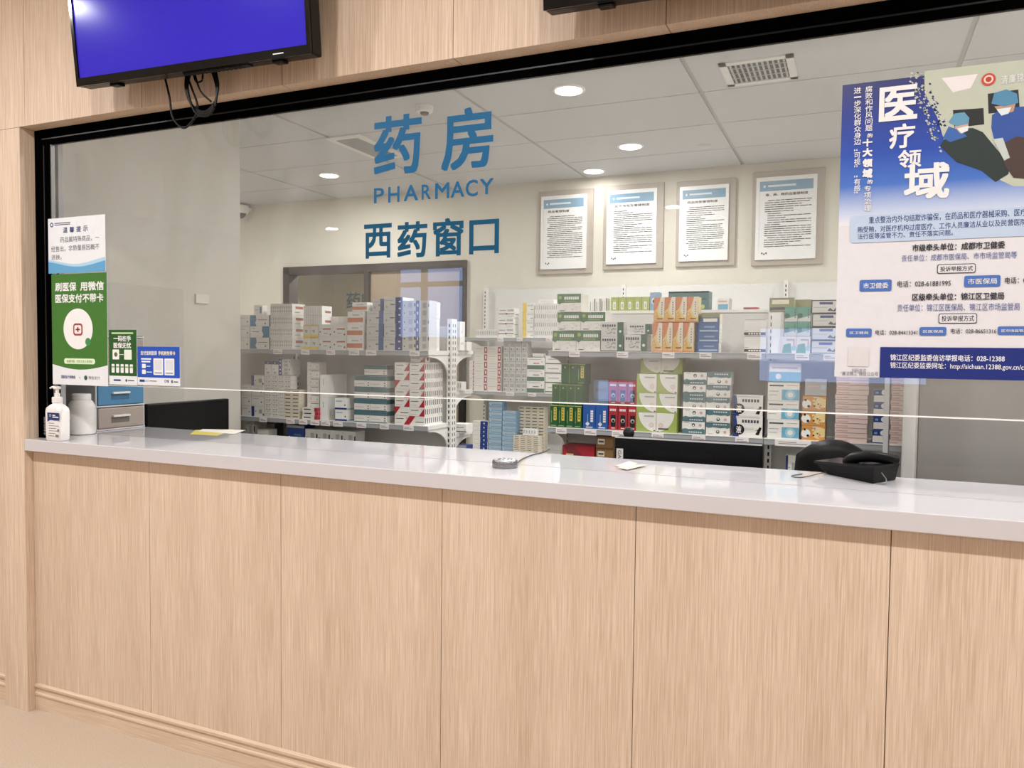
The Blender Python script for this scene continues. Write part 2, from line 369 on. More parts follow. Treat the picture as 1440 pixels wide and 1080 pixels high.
def wallframe(x0, x1, z0, z1, label, title, n):
    t = thing('framed_notice', label, 'notice', ((x0+x1)/2, 6.0, z0), 'framed rule notices on the back wall')
    mb = MB(); g = mat('b4aa9e', .45)
    mb.rbox(x0, x1, 5.975, 5.999, z0, z1, g, .004); mb.build('frame', t)
    b = .05; X0, X1, Z0, Z1 = x0+.028, x1-.05, z0+.04, z1-.045
    mb = MB(); mb.box(X0, X1, 5.958, 5.976, Z0, Z1, mat('f1f1ef', .3)); w, h = X1-X0, Z1-Z0
    mb.rect(X0+.06*w, X1-.06*w, Z1-.17*h, Z1-.05*h, 5.9575, mat('7fa5bd', .4))
    mb.rect(X0+.06*w, X0+.064*w, Z0+.08*h, Z1-.17*h, 5.9575, mat('b9c0c6', .5))
    ink, inkw = mat('3a3a3c', .5), mat('d9e6ee', .5)
    mb.disc(X0+.14*w, Z1-.112*h, .02*w, .016*h, 5.957, inkw)
    mb.rect(X0+.2*w, X0+.66*w, Z1-.122*h, Z1-.098*h, 5.957, inkw)
    mb.text(title, X0+.16*w, X0+.16*w+min(.078, .70/len(title))*w*len(title), Z1-.232*h, Z1-.198*h, 5.957, ink, .015)
    rr = random.Random(n); z = Z1-.28*h; i = 0
    while z > Z0+.16*h:
        a = .20 if rr.random() < .35 else .15; e = .92 if rr.random() < .6 else rr.uniform(.4, .85)
        u = a
        while u < e-.02:
            v = min(e, u+rr.uniform(.05, .22)); mb.rect(X0+u*w, X0+v*w, z-.009*h, z, 5.957, ink); u = v+.012
        z -= .0265*h; i += 1
    for k in range(3):
        mb.disc(X0+(.12+.035*k)*w, Z0+(.08-.012*(k % 2))*h, .013*w, .013*h, 5.957, ink, 6)
    mb.build('notice_sheet', t)
for (a, b, c, d), l, ti, n in (((758, 270, 833, 384), 'grey framed notice, first in the row on the back wall, nearest the lettering', '药品管理制度', 1),
        ((850, 262, 932, 377), 'grey framed notice with longer title, second in the row on the back wall', '处方书写及管理制度', 2),
        ((952, 256, 1033, 373), 'grey framed notice on the back wall, third in the row', '药品效期管理制度', 3),
        ((1059, 243, 1157, 371), 'grey framed notice, last in the row beside the blue poster', '毒、麻、精药品管理制度', 4)):
    p, q = at(a, b, 5.98), at(c, d, 5.98); wallframe(p.x, q.x, q.z, p.z, l, ti, n)

# ceiling fittings
t = thing('ceiling_vent', 'square slatted ceiling vent near the window head', 'vent', (-.46, 4.03, ZC))
mb = MB(); wm = mat('e0ded9', .5); x0, x1, y0, y1 = -.63, -.29, 3.87, 4.21
mb.box(x0, x1, y0, y0+.035, ZC-.008, ZC, wm); mb.box(x0, x1, y1-.035, y1, ZC-.008, ZC, wm); mb.box(x0, x0+.035, y0, y1, ZC-.008, ZC, wm); mb.box(x1-.035, x1, y0, y1, ZC-.008, ZC, wm); mb.build('frame', t)
mb = MB(); mb.box(x0+.03, x1-.03, y0+.03, y1-.03, ZC-.002, ZC, mat('3c3d3e', .7)); mb.build('duct_plate', t)
mb = MB()
for k in range(11):
    x = x0+.045+.0245*k; mb.quad([(x, y0+.03, ZC-.008), (x+.010, y0+.03, ZC-.001), (x+.010, y1-.03, ZC-.001), (x, y1-.03, ZC-.008)], mat('b8b8b5', .4))
    mb.quad([(x, y0+.03, ZC-.0085), (x, y1-.03, ZC-.0085), (x+.004, y1-.03, ZC-.0085), (x+.004, y0+.03, ZC-.0085)], mat('b8b8b5', .4))
for k in range(3): mb.box(x0+.03, x1-.03, y0+.09+.07*k, y0+.095+.07*k, ZC-.006, ZC-.003, mat('b8b8b5', .4))
mb.build('slats', t)
t = thing('slot_diffuser', 'long white slot air diffuser behind the first big character', 'vent', (-3.1, 4.58, ZC))
mb = MB(); mb.rbox(-3.22, -2.95, 4.25, 4.86, ZC-.012, ZC, wm, .004); mb.build('frame', t)
mb = MB(); mb.box(-3.17, -3.0, 4.31, 4.80, ZC-.0145, ZC-.012, mat('8d8e8c', .6)); mb.build('louvre', t)
t = thing('smoke_detector', 'white smoke detector on the ceiling above the big lettering', 'smoke detector', (-2.28, 3.93, ZC))
mb = MB(); mb.lathe([(.05, 0), (.05, -.012), (.045, -.03), (.03, -.034)][::-1], (-2.28, 3.93, ZC), mat('eceae6', .4)); mb.build('base', t)
mb = MB(); mb.lathe([(.022, -.045), (.026, -.034)], (-2.28, 3.93, ZC), mat('55534f', .4)); mb.build('sensor_ring', t)
tag(MB().lathe([(.02, -.012), (.045, -.006), (.05, 0)], (-.953, 5.356, ZC), mat('cfccc6', .5)).build('sprinkler_cover', loc=(-.953, 5.356, ZC)), 'small round sprinkler cover plate on the ceiling near the notices', 'sprinkler')
t = thing('dome_camera', 'white dome security camera high on the back wall', 'security camera', (-5.53, 5.9, 2.72))
c0 = at(338, 296, 5.88)
t.location = c0
mb = MB(); mb.lathe([(.075, .045), (.08, .0), (.07, -.03)][::-1], c0, mat('eeece8', .4)); mb.box(c0.x-.03, c0.x+.03, 5.9, 6.0, c0.z+.01, c0.z+.04, mat('eeece8', .4)); mb.build('housing', t)
mb = MB(); mb.lathe([(.02, -.075), (.045, -.055), (.055, -.03)], c0, mat('101113', .15)); mb.build('lens_dome', t)
# side wall cabinet door panel, switch
mb = MB(); mb.rbox(XW+.0004, XW+.006, 2.30, 3.04, .4, 1.725, mat('bdb8af', .7), .002)
tag(mb.build('access_panel', loc=(XW, 2.67, .4)), 'large flush grey access panel on the side wall', 'panel')
mb = MB(); mb.rbox(XW+.0004, XW+.01, 3.12, 3.21, 1.66, 1.71, mat('d2cec6', .4), .002)
tag(mb.build('wall_switch', loc=(XW, 3.165, 1.66)), 'pale wall switch on the side wall next to the grey panel', 'switch')
# tall cabinet on the right
t = thing('steel_cabinet', 'tall grey steel cabinet behind the counter beside the phone', 'cabinet', (.75, 3.1, 0))
gs = mat('aaa8a4', .45, .0, .02); gw = mat('d9d7d2', .45)
mb = MB(); mb.box(.19, 1.5, 2.83, 3.5, .0, 1.86, gw); mb.build('body', t)
mb = MB(); mb.rbox(.197, .84, 2.805, 2.829, .05, 1.84, gs, .003); d = mb.build('door', t)
mb = MB(); mb.box(.79, .805, 2.79, 2.805, .95, 1.1, mat('77777a', .3, .8)); mb.build('handle', d)
mb = MB(); mb.rbox(.845, 1.49, 2.805, 2.829, .05, 1.84, gs, .003); mb.build('door', t)
mb = MB(); mb.box(.19, .196, 2.80, 2.83, .0, 1.86, gw); mb.build('edge_trim', t)

# ------------------------------------------------------------------ televisions
def tv(x0, x1, z0, h, tilt, roll, label, cable):
    piv = Vector(((x0+x1)/2, 1.86, z0)); t = thing('television', label, 'television', piv)
    w = x1-x0; R3 = Matrix.Rotation(roll, 3, 'Y') @ Matrix.Rotation(tilt, 3, 'X')
    blk, gl = mat('070708', .3, spec=.25), mat('050506', .12, spec=.35)
    def put(mb, name, par=None):
        mb.v = [tuple(R3 @ Vector(v)) for v in mb.v]; o = bpy.data.objects.new(name, mb.mesh(name)); COL.objects.link(o); o.parent = par or t; return o
    mb = MB(); mb.rbox(-w/2, w/2, 0, .05, 0, h, blk, .006); mb.rbox(-w*.38, w*.38, .05, .09, .03, h*.8, blk, .01); put(mb, 'casing')
    mb = MB(); b = .013
    for q in ((-w/2, w/2, 0, .026), (-w/2, w/2, h-b, h), (-w/2, -w/2+b, .026, h-b), (w/2-b, w/2, .026, h-b)): mb.box(q[0], q[1], -.006, 0, q[2], q[3], gl)
    mb.box(w*.36, w*.40, -.0066, -.006, .011, .014, mat('e8e8f0', .4)); put(mb, 'bezel')
    mb = MB(); mb.rect(-w/2+b, w/2-b, .026, h-b, -.001, mat('342ab0', .14, emit=.24, spec=.12)); put(mb, 'screen')
    for sx in (-.34, .36):
        mb = MB(); mb.rbox(w*sx-.02, w*sx+.02, .01, .04, -.008, .001, blk, .003); put(mb, 'foot_mount')
    mb = MB(); mb.box(-.02, w*.25, .006, .03, -.004, .001, mat('232325', .5))
    for k in range(14): mb.box(-.015+k*.017, -.006+k*.017, .004, .03, -.005, -.0005, mat('020202', .6))
    put(mb, 'vent_grille')
    mb = MB(); mb.box(-.12, .12, .06, .12, h*.3, h*.7, mat('1a1a1c', .5)); put(mb, 'wall_mount')
tv(-2.425, -1.453, 2.288, .56, math.radians(7), math.radians(1.5), 'black television with a blank blue screen above the window corner', True)
tv(-.735, .237, 2.272, .56, math.radians(7), math.radians(1.0), 'black television above the window middle with only its lower corner in view', False)
t = thing('television_cable', 'looped black cables hanging down from the blue television', 'cable', (-1.9, 1.92, 2.28))
cb = mat('08080a', .45, spec=.25)
def A(px, py, Y=1.93): return at(px, py, Y)
mb = MB(); mb.tube(spline([A(231, 106), A(238, 135), A(243, 165), A(258, 180), A(272, 168), A(278, 150), A(270, 125), A(262, 104)]), .0035, cb); mb.build('signal_cord', t)
mb = MB()
for k in range(4):
    mb.tube(spline([A(262+2*k, 103), A(261+k, 125, 1.92), A(268+2*k, 145+4*k, 1.92-.004*k), A(285+2*k, 157+2*k, 1.915), A(300+k, 147, 1.92), A(307-k, 122, 1.925), A(303-2*k, 97)]), .0034, cb)
mb.tube(spline([A(274, 104), A(282, 128, 1.915), A(297, 143, 1.92)]), .003, cb); mb.tube(spline([A(285, 101), A(284, 113), A(276, 115), A(272, 104)]), .003, cb); mb.build('power_cord', t)

# ------------------------------------------------------------------ lettering on the glass
blue1, blue2 = mat('155c88', .4, spec=.2), mat('0a4c6c', .4, spec=.2)
def glyph(mb, s, a, b, top, bot, m, bold, Y=GY-.0006, sp=1.0):
    p0, p1 = at(a, top, Y), at(b, top, Y); q = at(a, bot, Y); mb.text(s, p0.x, p1.x, q.z, p0.z, Y, m, bold, sp)
mb = MB(); glyph(mb, '药', 526, 593, 166, 248, blue1, .022); glyph(mb, '房', 621, 694, 156, 241, blue1, .022)
tag(mb.build('window_lettering'), 'large blue two-character pharmacy sign lettering on the glass', 'lettering')
mb = MB()
for ch, a, b, tp, bt in zip('PHARMACY', (526, 546, 568, 593, 612, 634, 655, 675), (540, 562, 588, 606, 632, 653, 672, 694), (265, 263, 261, 260, 258, 256, 253.5, 252), (286, 285, 283, 281, 280, 278, 277, 274)):
    glyph(mb, ch, a, b, tp, bt, blue1, .022)
tag(mb.build('window_lettering'), 'blue english word PHARMACY lettered under the big characters', 'lettering')
mb = MB()
for ch, a, b, tp, bt in (('西', 512, 551, 316, 364), ('药', 559, 601, 313, 363), ('窗', 609, 652, 308, 361), ('口', 660, 702, 310, 358)): glyph(mb, ch, a, b, tp, bt, blue2, .024)
tag(mb.build('window_lettering'), 'darker blue four-character counter name lettering below the english word', 'lettering')

# ------------------------------------------------------------------ notices stuck on the glass
class Print(MB):
    """a flat sheet facing -Y; u,v run 0..1 over its width and height, layers are fractions of a millimetre apart"""
    def __init__(s, x0, x1, z0, z1, Y, paper):
        super().__init__(); s.x0, s.w, s.z0, s.h, s.Y = x0, x1-x0, z0, z1-z0, Y
        s.box(x0, x1, Y, Y+.0012, z0, z1, paper)
    def y(s, l): return s.Y-.00025*l
    def r(s, u0, u1, v0, v1, m, l=1): s.rect(s.x0+u0*s.w, s.x0+u1*s.w, s.z0+v0*s.h, s.z0+v1*s.h, s.y(l), m)
    def p(s, pts, m, l=1): s.poly([(s.x0+u*s.w, s.z0+v*s.h) for u, v in pts], s.y(l), m)
    def t(s, txt, u0, u1, v0, v1, m, l=2, bold=.0, sp=1.0): s.text(txt, s.x0+u0*s.w, s.x0+u1*s.w, s.z0+v0*s.h, s.z0+v1*s.h, s.y(l), m, bold, sp)
    def c(s, u, v, ru, m, l=2, rv=None, n=28): s.disc(s.x0+u*s.w, s.z0+v*s.h, ru*s.w, (rv*s.h if rv else ru*s.w), s.y(l), m, n)
    def rr(s, u0, u1, v0, v1, m, l=1, rad=.01):
        pts = []
        for cx, cz, a0 in ((u1*s.w-rad, v1*s.h-rad, 0), (u0*s.w+rad, v1*s.h-rad, 90), (u0*s.w+rad, v0*s.h+rad, 180), (u1*s.w-rad, v0*s.h+rad, 270)):
            for k in range(7):
                a = math.radians(a0+15*k); pts.append((s.x0+cx+rad*math.cos(a), s.z0+cz+rad*math.sin(a)))
        s.poly(pts, s.y(l), m)
    def fin(s, label): return tag(s.build('notice', loc=(s.x0+s.w/2, s.Y, s.z0)), label, 'notice')
paper = mat('e2e5ea', .35); grn, dgrn = mat('3f7430', .3), mat('235426', .3); wht = mat('e8e8e8', .4); navy = mat('20386f', .4); grey = mat('5d5f66', .5)
PY = 2.0385
P = Print(-2.833, -2.525, 1.702, 1.910, PY, paper)
P.p([(0, 0), (1, 0), (1, .24)]+[(1-k/20, .21+.055*math.sin(2.2+5*k/20)) for k in range(21)], mat('a8cde4', .4), 1)
P.p([(0, 0), (1, 0), (1, .19)]+[(1-k/20, .165+.06*math.sin(2.6+4.6*k/20)) for k in range(21)], mat('5d9fcb', .4), 2)
P.ring(P.x0+.07*P.w, P.z0+.885*P.h, .005, .009, P.y(2), navy)
P.r(.12, .40, .90, .915, navy); P.r(.12, .40, .87, .885, navy)
for k, ch in enumerate('温馨提示'): P.t(ch, .27+.118*k, .27+.118*k+.082, .725, .825, navy, bold=.015)
P.t('药品属特殊商品，一', .22, .90, .55, .655, grey); P.t('经售出，非质量原因概不', .055, .90, .39, .495, grey); P.t('退换。', .055, .24, .245, .34, grey)
P.fin('white and pale blue return policy notice at the top of the glass corner')
P = Print(-2.818, -2.519, 1.279, 1.698, PY, paper)
P.p([(0, 1), (0, .185)]+[(k/16, .185-.045*math.sin(math.pi*k/16)) for k in range(1, 16)]+[(1, .185), (1, 1)], grn, 1)
for s_, a, b, v0, v1 in (('刷医保', .07, .46, .845, .925), ('用微信', .53, .95, .845, .925), ('医保支付不带卡', .07, .94, .74, .82)): P.t(s_, a, b, v0, v1, wht, bold=.03)
P.c(.48, .505, .265, wht, 2, .183, 40)
red = mat('a33a38', .4)
P.rr(.395, .565, .445, .555, red, 3, .012); P.rr(.418, .542, .462, .538, wht, 4, .007); P.r(.468, .492, .478, .522, red, 5); P.r(.44, .52, .4935, .5065, red, 5)
P.c(.66, .39, .05, mat('3c8a4d', .4), 3)
P.rr(.22, .78, .19, .24, mat('d9ecc9', .4), 2, .0095); P.t('如遇问题，可找工作人员求助', .27, .73, .202, .226, mat('47633c', .5), 3)
P.t('国家医疗保障局', .16, .42, .055, .085, navy, 2, .01); P.t('×', .49, .51, .06, .075, grey); P.c(.61, .068, .03, mat('2e5b3d', .4)); P.t('微信支付', .66, .86, .055, .085, grey)
P.fin('tall green payment notice with a white disc and red cross on the glass corner')
P = Print(-2.511, -2.370, 1.287, 1.487, PY, paper)
P.r(0, 1, .16, 1, dgrn, 1)
P.r(.1, .88, .925, .955, mat('b5d39a', .5), 2); P.t('一码在手', .17, .80, .79, .895, wht, bold=.03); P.t('医保无忧', .17, .80, .665, .77, wht, bold=.03)
P.rr(.13, .37, .46, .64, wht, 2, .002); P.c(.25, .55, .06, mat('556b3a', .5), 3); P.rr(.55, .82, .46, .64, mat('dfe6da', .5), 2, .002); P.r(.38, .53, .545, .555, wht, 2)
for k in range(5): P.rr(.09+.165*k, .20+.165*k, .215, .375, wht, 2, .003); P.r(.09+.165*k, .20+.165*k, .31, .335, mat('7fa078', .5), 3)
P.r(.16, .42, .065, .095, navy, 2); P.c(.62, .08, .035, mat('2e5b3d', .4)); P.r(.68, .9, .07, .09, grey, 2)
P.fin('small dark green insurance code notice between the tall green and blue notices')
P = Print(-2.367, -2.162, 1.289, 1.427, PY, paper)
bl = mat('2350b4', .3)
P.r(0, 1, .20, 1, bl, 1); P.t('支付宝刷医保', .08, .47, .78, .89, wht, bold=.025); P.t('手机刷免带卡', .50, .90, .78, .89, mat('f3ecc0', .5), bold=.025)
P.r(.09, .33, .66, .70, wht, 2); P.r(.10, .31, .59, .63, wht, 2)
for u in (.385, .645): P.rr(u, u+.23, .27, .70, wht, 2, .003); P.r(u+.03, u+.2, .40, .66, mat('d4d7de', .5), 3); P.r(u+.03, u+.2, .31, .34, mat('8d94a5', .5), 3)
P.rr(.11, .20, .44, .55, wht, 2, .002); P.rr(.11, .20, .285, .40, wht, 2, .002); P.r(.22, .31, .48, .50, wht, 2); P.r(.22, .35, .33, .35, wht, 2)
P.r(.05, .17, .08, .14, navy, 2); P.r(.17, .27, .085, .135, mat('b7c1da', .5), 2); P.r(.29, .46, .10, .12, grey, 2); P.t('CMB', .64, .75, .08, .15, navy, 2, .02); P.r(.80, .84, .07, .15, grey, 2); P.r(.86, .96, .09, .12, grey, 2)
P.fin('small blue landscape payment notice on the glass above the black monitor')

# large poster
def gradmat(name, axis_lo, axis_hi, stops):
    m = bpy.data.materials.new(name); m.use_nodes = True; nt = m.node_tree; b = nt.nodes['Principled BSDF']; b.inputs['Roughness'].default_value = .35
    tc = nt.nodes.new('ShaderNodeTexCoord'); sx = nt.nodes.new('ShaderNodeSeparateXYZ'); mr = nt.nodes.new('ShaderNodeMapRange')
    mr.inputs['From Min'].default_value = axis_lo; mr.inputs['From Max'].default_value = axis_hi; cr = nt.nodes.new('ShaderNodeValToRGB')
    e = cr.color_ramp.elements
    for k, (p, c) in enumerate(stops):
        if k > 1: e.new(p)
        e[k].position = p; e[k].color = lin(c)
    nt.links.new(tc.outputs['Object'], sx.inputs[0]); nt.links.new(sx.outputs['Z'], mr.inputs['Value']); nt.links.new(mr.outputs[0], cr.inputs[0]); nt.links.new(cr.outputs[0], b.inputs['Base Color'])
    return m
PX0, PX1, PZ0, PZ1 = -.040, .62, 1.372, 2.068
POST = Print(PX0, PX1, PZ0, PZ1, 2.0440, mat('dcdbe0', .35))
pu = lambda px, py: ((at(px, py, 2.044).x-PX0)/(PX1-PX0), (at(px, py, 2.044).z-PZ0)/(PZ1-PZ0))
vb = pu(1250, 292)[1]
ink = gradmat('poster_print_blue', .36, PZ1-PZ0, [(0, 'e7e4ea'), (.10, 'bccae4'), (.28, '4370c2'), (.5, '1f48aa'), (.76, '16308c'), (1, '141c62')])
POST.r(0, 1, .52, 1, ink, 1)
def blob(pts, m, l): POST.p([pu(*p) for p in pts], m, l)
sky_, drape, brown = mat('b9bfae', .5), mat('22302f', .5), mat('45352f', .5)
blob([(1300, 100), (1440, 84), (1520, 74), (1520, 262), (1425, 262), (1395, 248), (1362, 228), (1330, 205), (1318, 165), (1300, 130)], sky_, 2)
blob([(1324, 110), (1375, 104), (1365, 124), (1340, 130)], mat('e4dede', .5), 3)
blob([(1340, 155), (1383, 152), (1384, 175), (1342, 180)], mat('1c1f22', .5), 3); blob([(1389, 132), (1432, 126), (1434, 155), (1390, 160)], mat('1c1f22', .5), 3)
blob([(1332, 190), (1345, 182), (1368, 180), (1382, 186), (1420, 232), (1418, 245), (1400, 256), (1380, 240), (1345, 228), (1322, 205)], drape, 4)
blob([(1326, 194), (1334, 178), (1352, 184), (1360, 192), (1336, 200)], mat('3561a8', .5), 5)
blob([(1334, 172), (1342, 160), (1356, 158), (1363, 166), (1362, 174), (1345, 178)], mat('5f95b5', .5), 7); blob([(1342, 178), (1362, 172), (1361, 181), (1350, 188)], mat('c9a48c', .5), 6); blob([(1346, 181), (1362, 177), (1361, 184), (1352, 188)], mat('dfe6ea', .5), 8)
blob([(1395, 162), (1410, 152), (1440, 150), (1462, 160), (1470, 215), (1440, 215), (1400, 205), (1394, 180)], mat('2c4f9c', .5), 5)
blob([(1394, 146), (1398, 131), (1415, 126), (1430, 132), (1432, 145), (1412, 150)], mat('4d86ab', .5), 7); blob([(1398, 150), (1428, 146), (1425, 157), (1408, 162)], mat('b99079', .5), 6); blob([(1401, 154), (1422, 151), (1418, 160), (1408, 163)], mat('d8e2e8', .5), 8)
blob([(1405, 205), (1430, 192), (1480, 200), (1490, 256), (1425, 250), (1412, 232)], brown, 6); blob([(1396, 196), (1410, 194), (1420, 222), (1412, 226)], mat('bdc7c3', .5), 7)
rr = random.Random(5)
for k in range(150):                                   # broken brush edge of the printed picture
    tt = rr.random(); cx = 1290+38*tt+rr.uniform(-14, 12); cy = 104+100*tt+rr.uniform(-8, 12); s_ = rr.uniform(.8, 2.6)
    dkk = cx > 1304+20*tt
    POST.p([pu(cx-s_, cy), pu(cx, cy-s_*.8), pu(cx+s_, cy+.5), pu(cx+.2, cy+s_*.8)], mat('1d2d75' if dkk else 'b9bfae', .5), 3)
def pt(s_, x0, x1, top, bot, m, l=8, bold=.01, ref=None):
    u0, v1 = pu(x0, top); u1, _ = pu(x1, top); _, v0 = pu(x0, bot); POST.t(s_, u0, u1, v0, v1, m, l, bold)
pt('医', 1237, 1291, 124, 172, wht, bold=.028); pt('疗', 1251, 1287, 176, 210, wht, bold=.022); pt('领', 1263, 1296, 212, 237, wht, bold=.022); pt('域', 1272, 1336, 232, 282, wht, bold=.028)
y_ = 124
for ch in '进一步深化群众身边': pt(ch, 1201, 1211, y_ + (3.5 if ch == '一' else 0), y_+(5.5 if ch == '一' else 8.5), wht); y_ += 9.0
for ch, yy in zip('“可视”“有感”', (210, 215, 224, 233, 247, 252, 261, 270)): pt(ch, 1201, 1210 if ch not in '“”' else 1206, yy, yy+(3 if ch in '“”' else 8.5), wht)
y_ = 122
for ch in '腐败和作风问题': pt(ch, 1217, 1227, y_, y_+8.3, wht); y_ += 9.1
for ch, yy, h in (('的', 188, 6), ('十', 196, 11), ('大', 209, 12), ('领', 224, 12), ('域', 238, 13), ('的', 253, 6)):
    a = 1213 if h > 6 else 1220; pt(ch, a, a+(14 if h > 6 else 7), yy, yy+h, wht, bold=.05 if h > 6 else .03)
for ch, yy in zip('专项治理', (262, 271, 280, 289)): pt(ch, 1215, 1225, yy, yy+8, wht)
u, v = pu(1390, 112); POST.c(u, v, .021, mat('c8433c', .4), 8); POST.c(u, v, .014, mat('ead9c0', .4), 9); POST.c(u, v, .009, mat('b5322f', .4), 10)
for k, ch in enumerate('清廉锦江'): pt(ch, 1408+11*k, 1417+11*k, 107-1.5*k, 119-1.5*k, wht, bold=.01)
a, b = pu(1196, 304), pu(1200, 342); POST.rr(a[0], .985, b[1], a[1], mat('b9cbe2', .4), 7, .010)
dkb, dki = mat('2a3d78', .5), mat('23242c', .5)
pt('重点整治内外勾结欺诈骗保，在药品和医疗器械采购、医疗', 1222, 1443, 305, 315, dkb); pt('贿受贿，对医疗机构过度医疗、工作人员廉洁从业以及民营医院', 1206, 1443, 319, 328, dkb); pt('法行医等监管不力、责任不落实问题。', 1206, 1340, 329, 337, dkb)
pt('市级牵头单位：成都市卫健委', 1283, 1413, 344, 354, dki, bold=.02); pt('责任单位：成都市医保局、市市场监管局等', 1268, 1430, 359, 368, mat('4a5a94', .5), bold=0)
def pill(x0, x1, top, bot, m, r=.004, l=7):
    a, b = pu(x0, top), pu(x1, top); c = pu(x0, bot); POST.rr(a[0], b[0], c[1], a[1], m, l, r)
for x0, x1, tp, bt in ((1318, 1372, 372, 385), (1320, 1374, 441, 455)):
    pill(x0, x1, tp, bt, dki); pill(x0+1, x1-1, tp+1, bt-1, mat('dcdbe0', .35), .0035, 8); pt('投诉举报方式', x0+4, x1-4, tp+3, bt-3, dki, 9)
bp = mat('4a6fb8', .4)
for x0, x1, tp, bt, s_ in ((1209, 1254, 394, 410, '市卫健委'), (1356, 1407, 388, 404, '市医保局'), (1190, 1226, 462, 474, '区卫健局'), (1293, 1331, 460, 472, '区医保局'), (1403, 1450, 459, 471, '区市场监管局')):
    pill(x0, x1, tp, bt, bp, .004); pt(s_, x0+5, x1-5, tp+4, bt-4, wht, 9)
pt('电话：028-61881995', 1262, 1337, 395, 404, dki); pt('电话：028', 1413, 1452, 390, 399, dki)
pt('区级牵头单位：锦江区卫健局', 1283, 1412, 413, 423, dki, bold=.02); pt('责任单位：锦江区医保局、锦江区市场监管局', 1262, 1434, 428, 438, mat('4a5a94', .5), bold=0)
pt('电话：028-84413341', 1231, 1290, 464, 471, dki); pt('电话：028-86651316', 1337, 1401, 462, 469, dki)
nv = mat('1d2c78', .35); a, b = pu(1238, 488), pu(1238, 529)
POST.r(a[0], 1, 0, a[1], nv, 7)
pt('锦江区纪委监委信访举报电话：028-12388', 1252, 1413, 498, 507, wht, bold=.02); pt('锦江区纪委监委网址：http://sichuan.12388.gov.cn/ch', 1252, 1444, 509, 519, wht, bold=.015)
pill(1193, 1222, 489, 515, mat('d6d4d6', .5), .002); pt('扫码关注', 1198, 1218, 518, 523, grey, bold=0); pt('“廉洁锦江”微信公众号', 1182, 1235, 522, 528, grey, bold=0)
tag(POST.build('poster', loc=(PX0, 2.044, PZ0)), 'large blue and white health campaign poster taped on the glass', 'poster')

# ------------------------------------------------------------------ shelving
steel = mat('e4e3df', .4); panelg = mat('cfcecb', .5); strip = mat('a9acb0', .3); tagw = mat('f2ebea', .4); hole = mat('2c2d2f', .8)
ZA1, ZA2, ZC1, ZC2, ZB1, ZB2 = 1.4225, 1.0225, 1.4295, 1.0525, 1.5310, 1.1060
YF = 3.6                                        # front edge of the two gondolas
def shelf(parent, x0, x1, yf, yb, z, tags, name='shelf', side=0):
    mb = MB(); mb.box(x0, x1, yf, yb, z-.022, z, steel); sh = mb.build(name, parent)
    s = -1 if yf < yb else 1
    mb = MB(); mb.box(x0, x1, yf+s*.006, yf, z-.026, z-.001, strip); mb.box(x0, x1, yf+s*.008, yf, z-.003, z, steel); mb.build('price_rail', sh)
    for px in tags:
        a = at(px[0], 500, yf).x; b = at(px[1], 500, yf).x
        mb = MB(); mb.box(a, b, yf-.0095, yf-.0062, z-.029, z-.003, tagw); mb.box(a+.1*(b-a), a+.6*(b-a), yf-.0098, yf-.0094, z-.013, z-.010, mat('9b8e92', .5)); mb.box(a+.1*(b-a), b-.1*(b-a), yf-.0098, yf-.0094, z-.020, z-.017, mat('8a7f84', .5)); mb.build('price_tag', sh)
    return sh
def bracket(parent, x, y0, y1, z):               # curved end bracket under a shelf, deep at the upright y1
    pts = [(y0, z-.001), (y1, z-.001), (y1, z-.14)]
    n = 8
    for k in range(n+1):
        a = math.pi/2*k/n; pts.append((y1+(y0-y1)*.93*(1-math.cos(a)) + (y0-y1)*.02, z-.14+.105*math.sin(a)))
    pts.append((y0, z-.03))
    MB().prism(pts, 'x', x-.004, x+.004, steel).build('bracket', parent)
def upright(parent, x, y0, y1, z0, z1, faces='x-'):
    mb = MB(); mb.box(x-.014, x+.014, y0, y1, z0, z1, steel)
    z = z0+.05; ym = (y0+y1)/2
    while z < z1-.03:
        if 'x' in faces:
            for dy in (-.013, .013): mb.box(x+.0135, x+.0145, ym+dy-.0035, ym+dy+.0035, z, z+.018, hole)
        if '-' in faces: mb.box(x-.004, x+.004, y0-.0005, y0, z, z+.018, hole)
        z += .032
    mb.build('upright', parent)
# left gondola
XA = -2.054
GA = thing('gondola_shelf', 'white double-sided pharmacy gondola whose end faces the middle aisle', 'shelving', (XA-1, 3.86, 0))
for x in (XA, XA-1.07, XA-2.14): upright(GA, x, 3.828, 3.892, 0, 1.60)
mb = MB(); mb.box(XA-2.14, XA-.014, 3.855, 3.865, .08, 1.56, panelg); mb.build('back_panel', GA)
shelf(GA, XA-1.066, XA, YF, 3.828, ZA1, [(386, 398), (425, 436), (460, 472), (492, 506), (516, 530), (577, 591)]); shelf(GA, XA-2.14, XA-1.069, YF, 3.828, ZA1, [])
shelf(GA, XA-1.066, XA, YF, 3.828, ZA2, [(404, 415), (422, 433), (438, 450), (453, 465), (470, 483), (503, 516), (536, 548), (569, 583)]); shelf(GA, XA-2.14, XA-1.069, YF, 3.828, ZA2, [(366, 376)])
shelf(GA, XA-2.14, XA, YF, 3.828, .62, []); shelf(GA, XA-2.14, XA, YF-.05, 3.828, .16, [], 'base_shelf')
for z in (1.425, 1.195, .955, .62): shelf(GA, XA-2.14, XA, 4.125, 3.892, z, [])
for z in (ZA1, ZA2): bracket(GA, XA-.008, YF+.01, 3.828, z)
for z in (1.425, 1.195, .955): bracket(GA, XA-.008, 4.115, 3.892, z)
mb = MB(); mb.box(XA-2.14, XA, 3.57, 3.828, 0, .12, panelg); mb.build('plinth', GA)
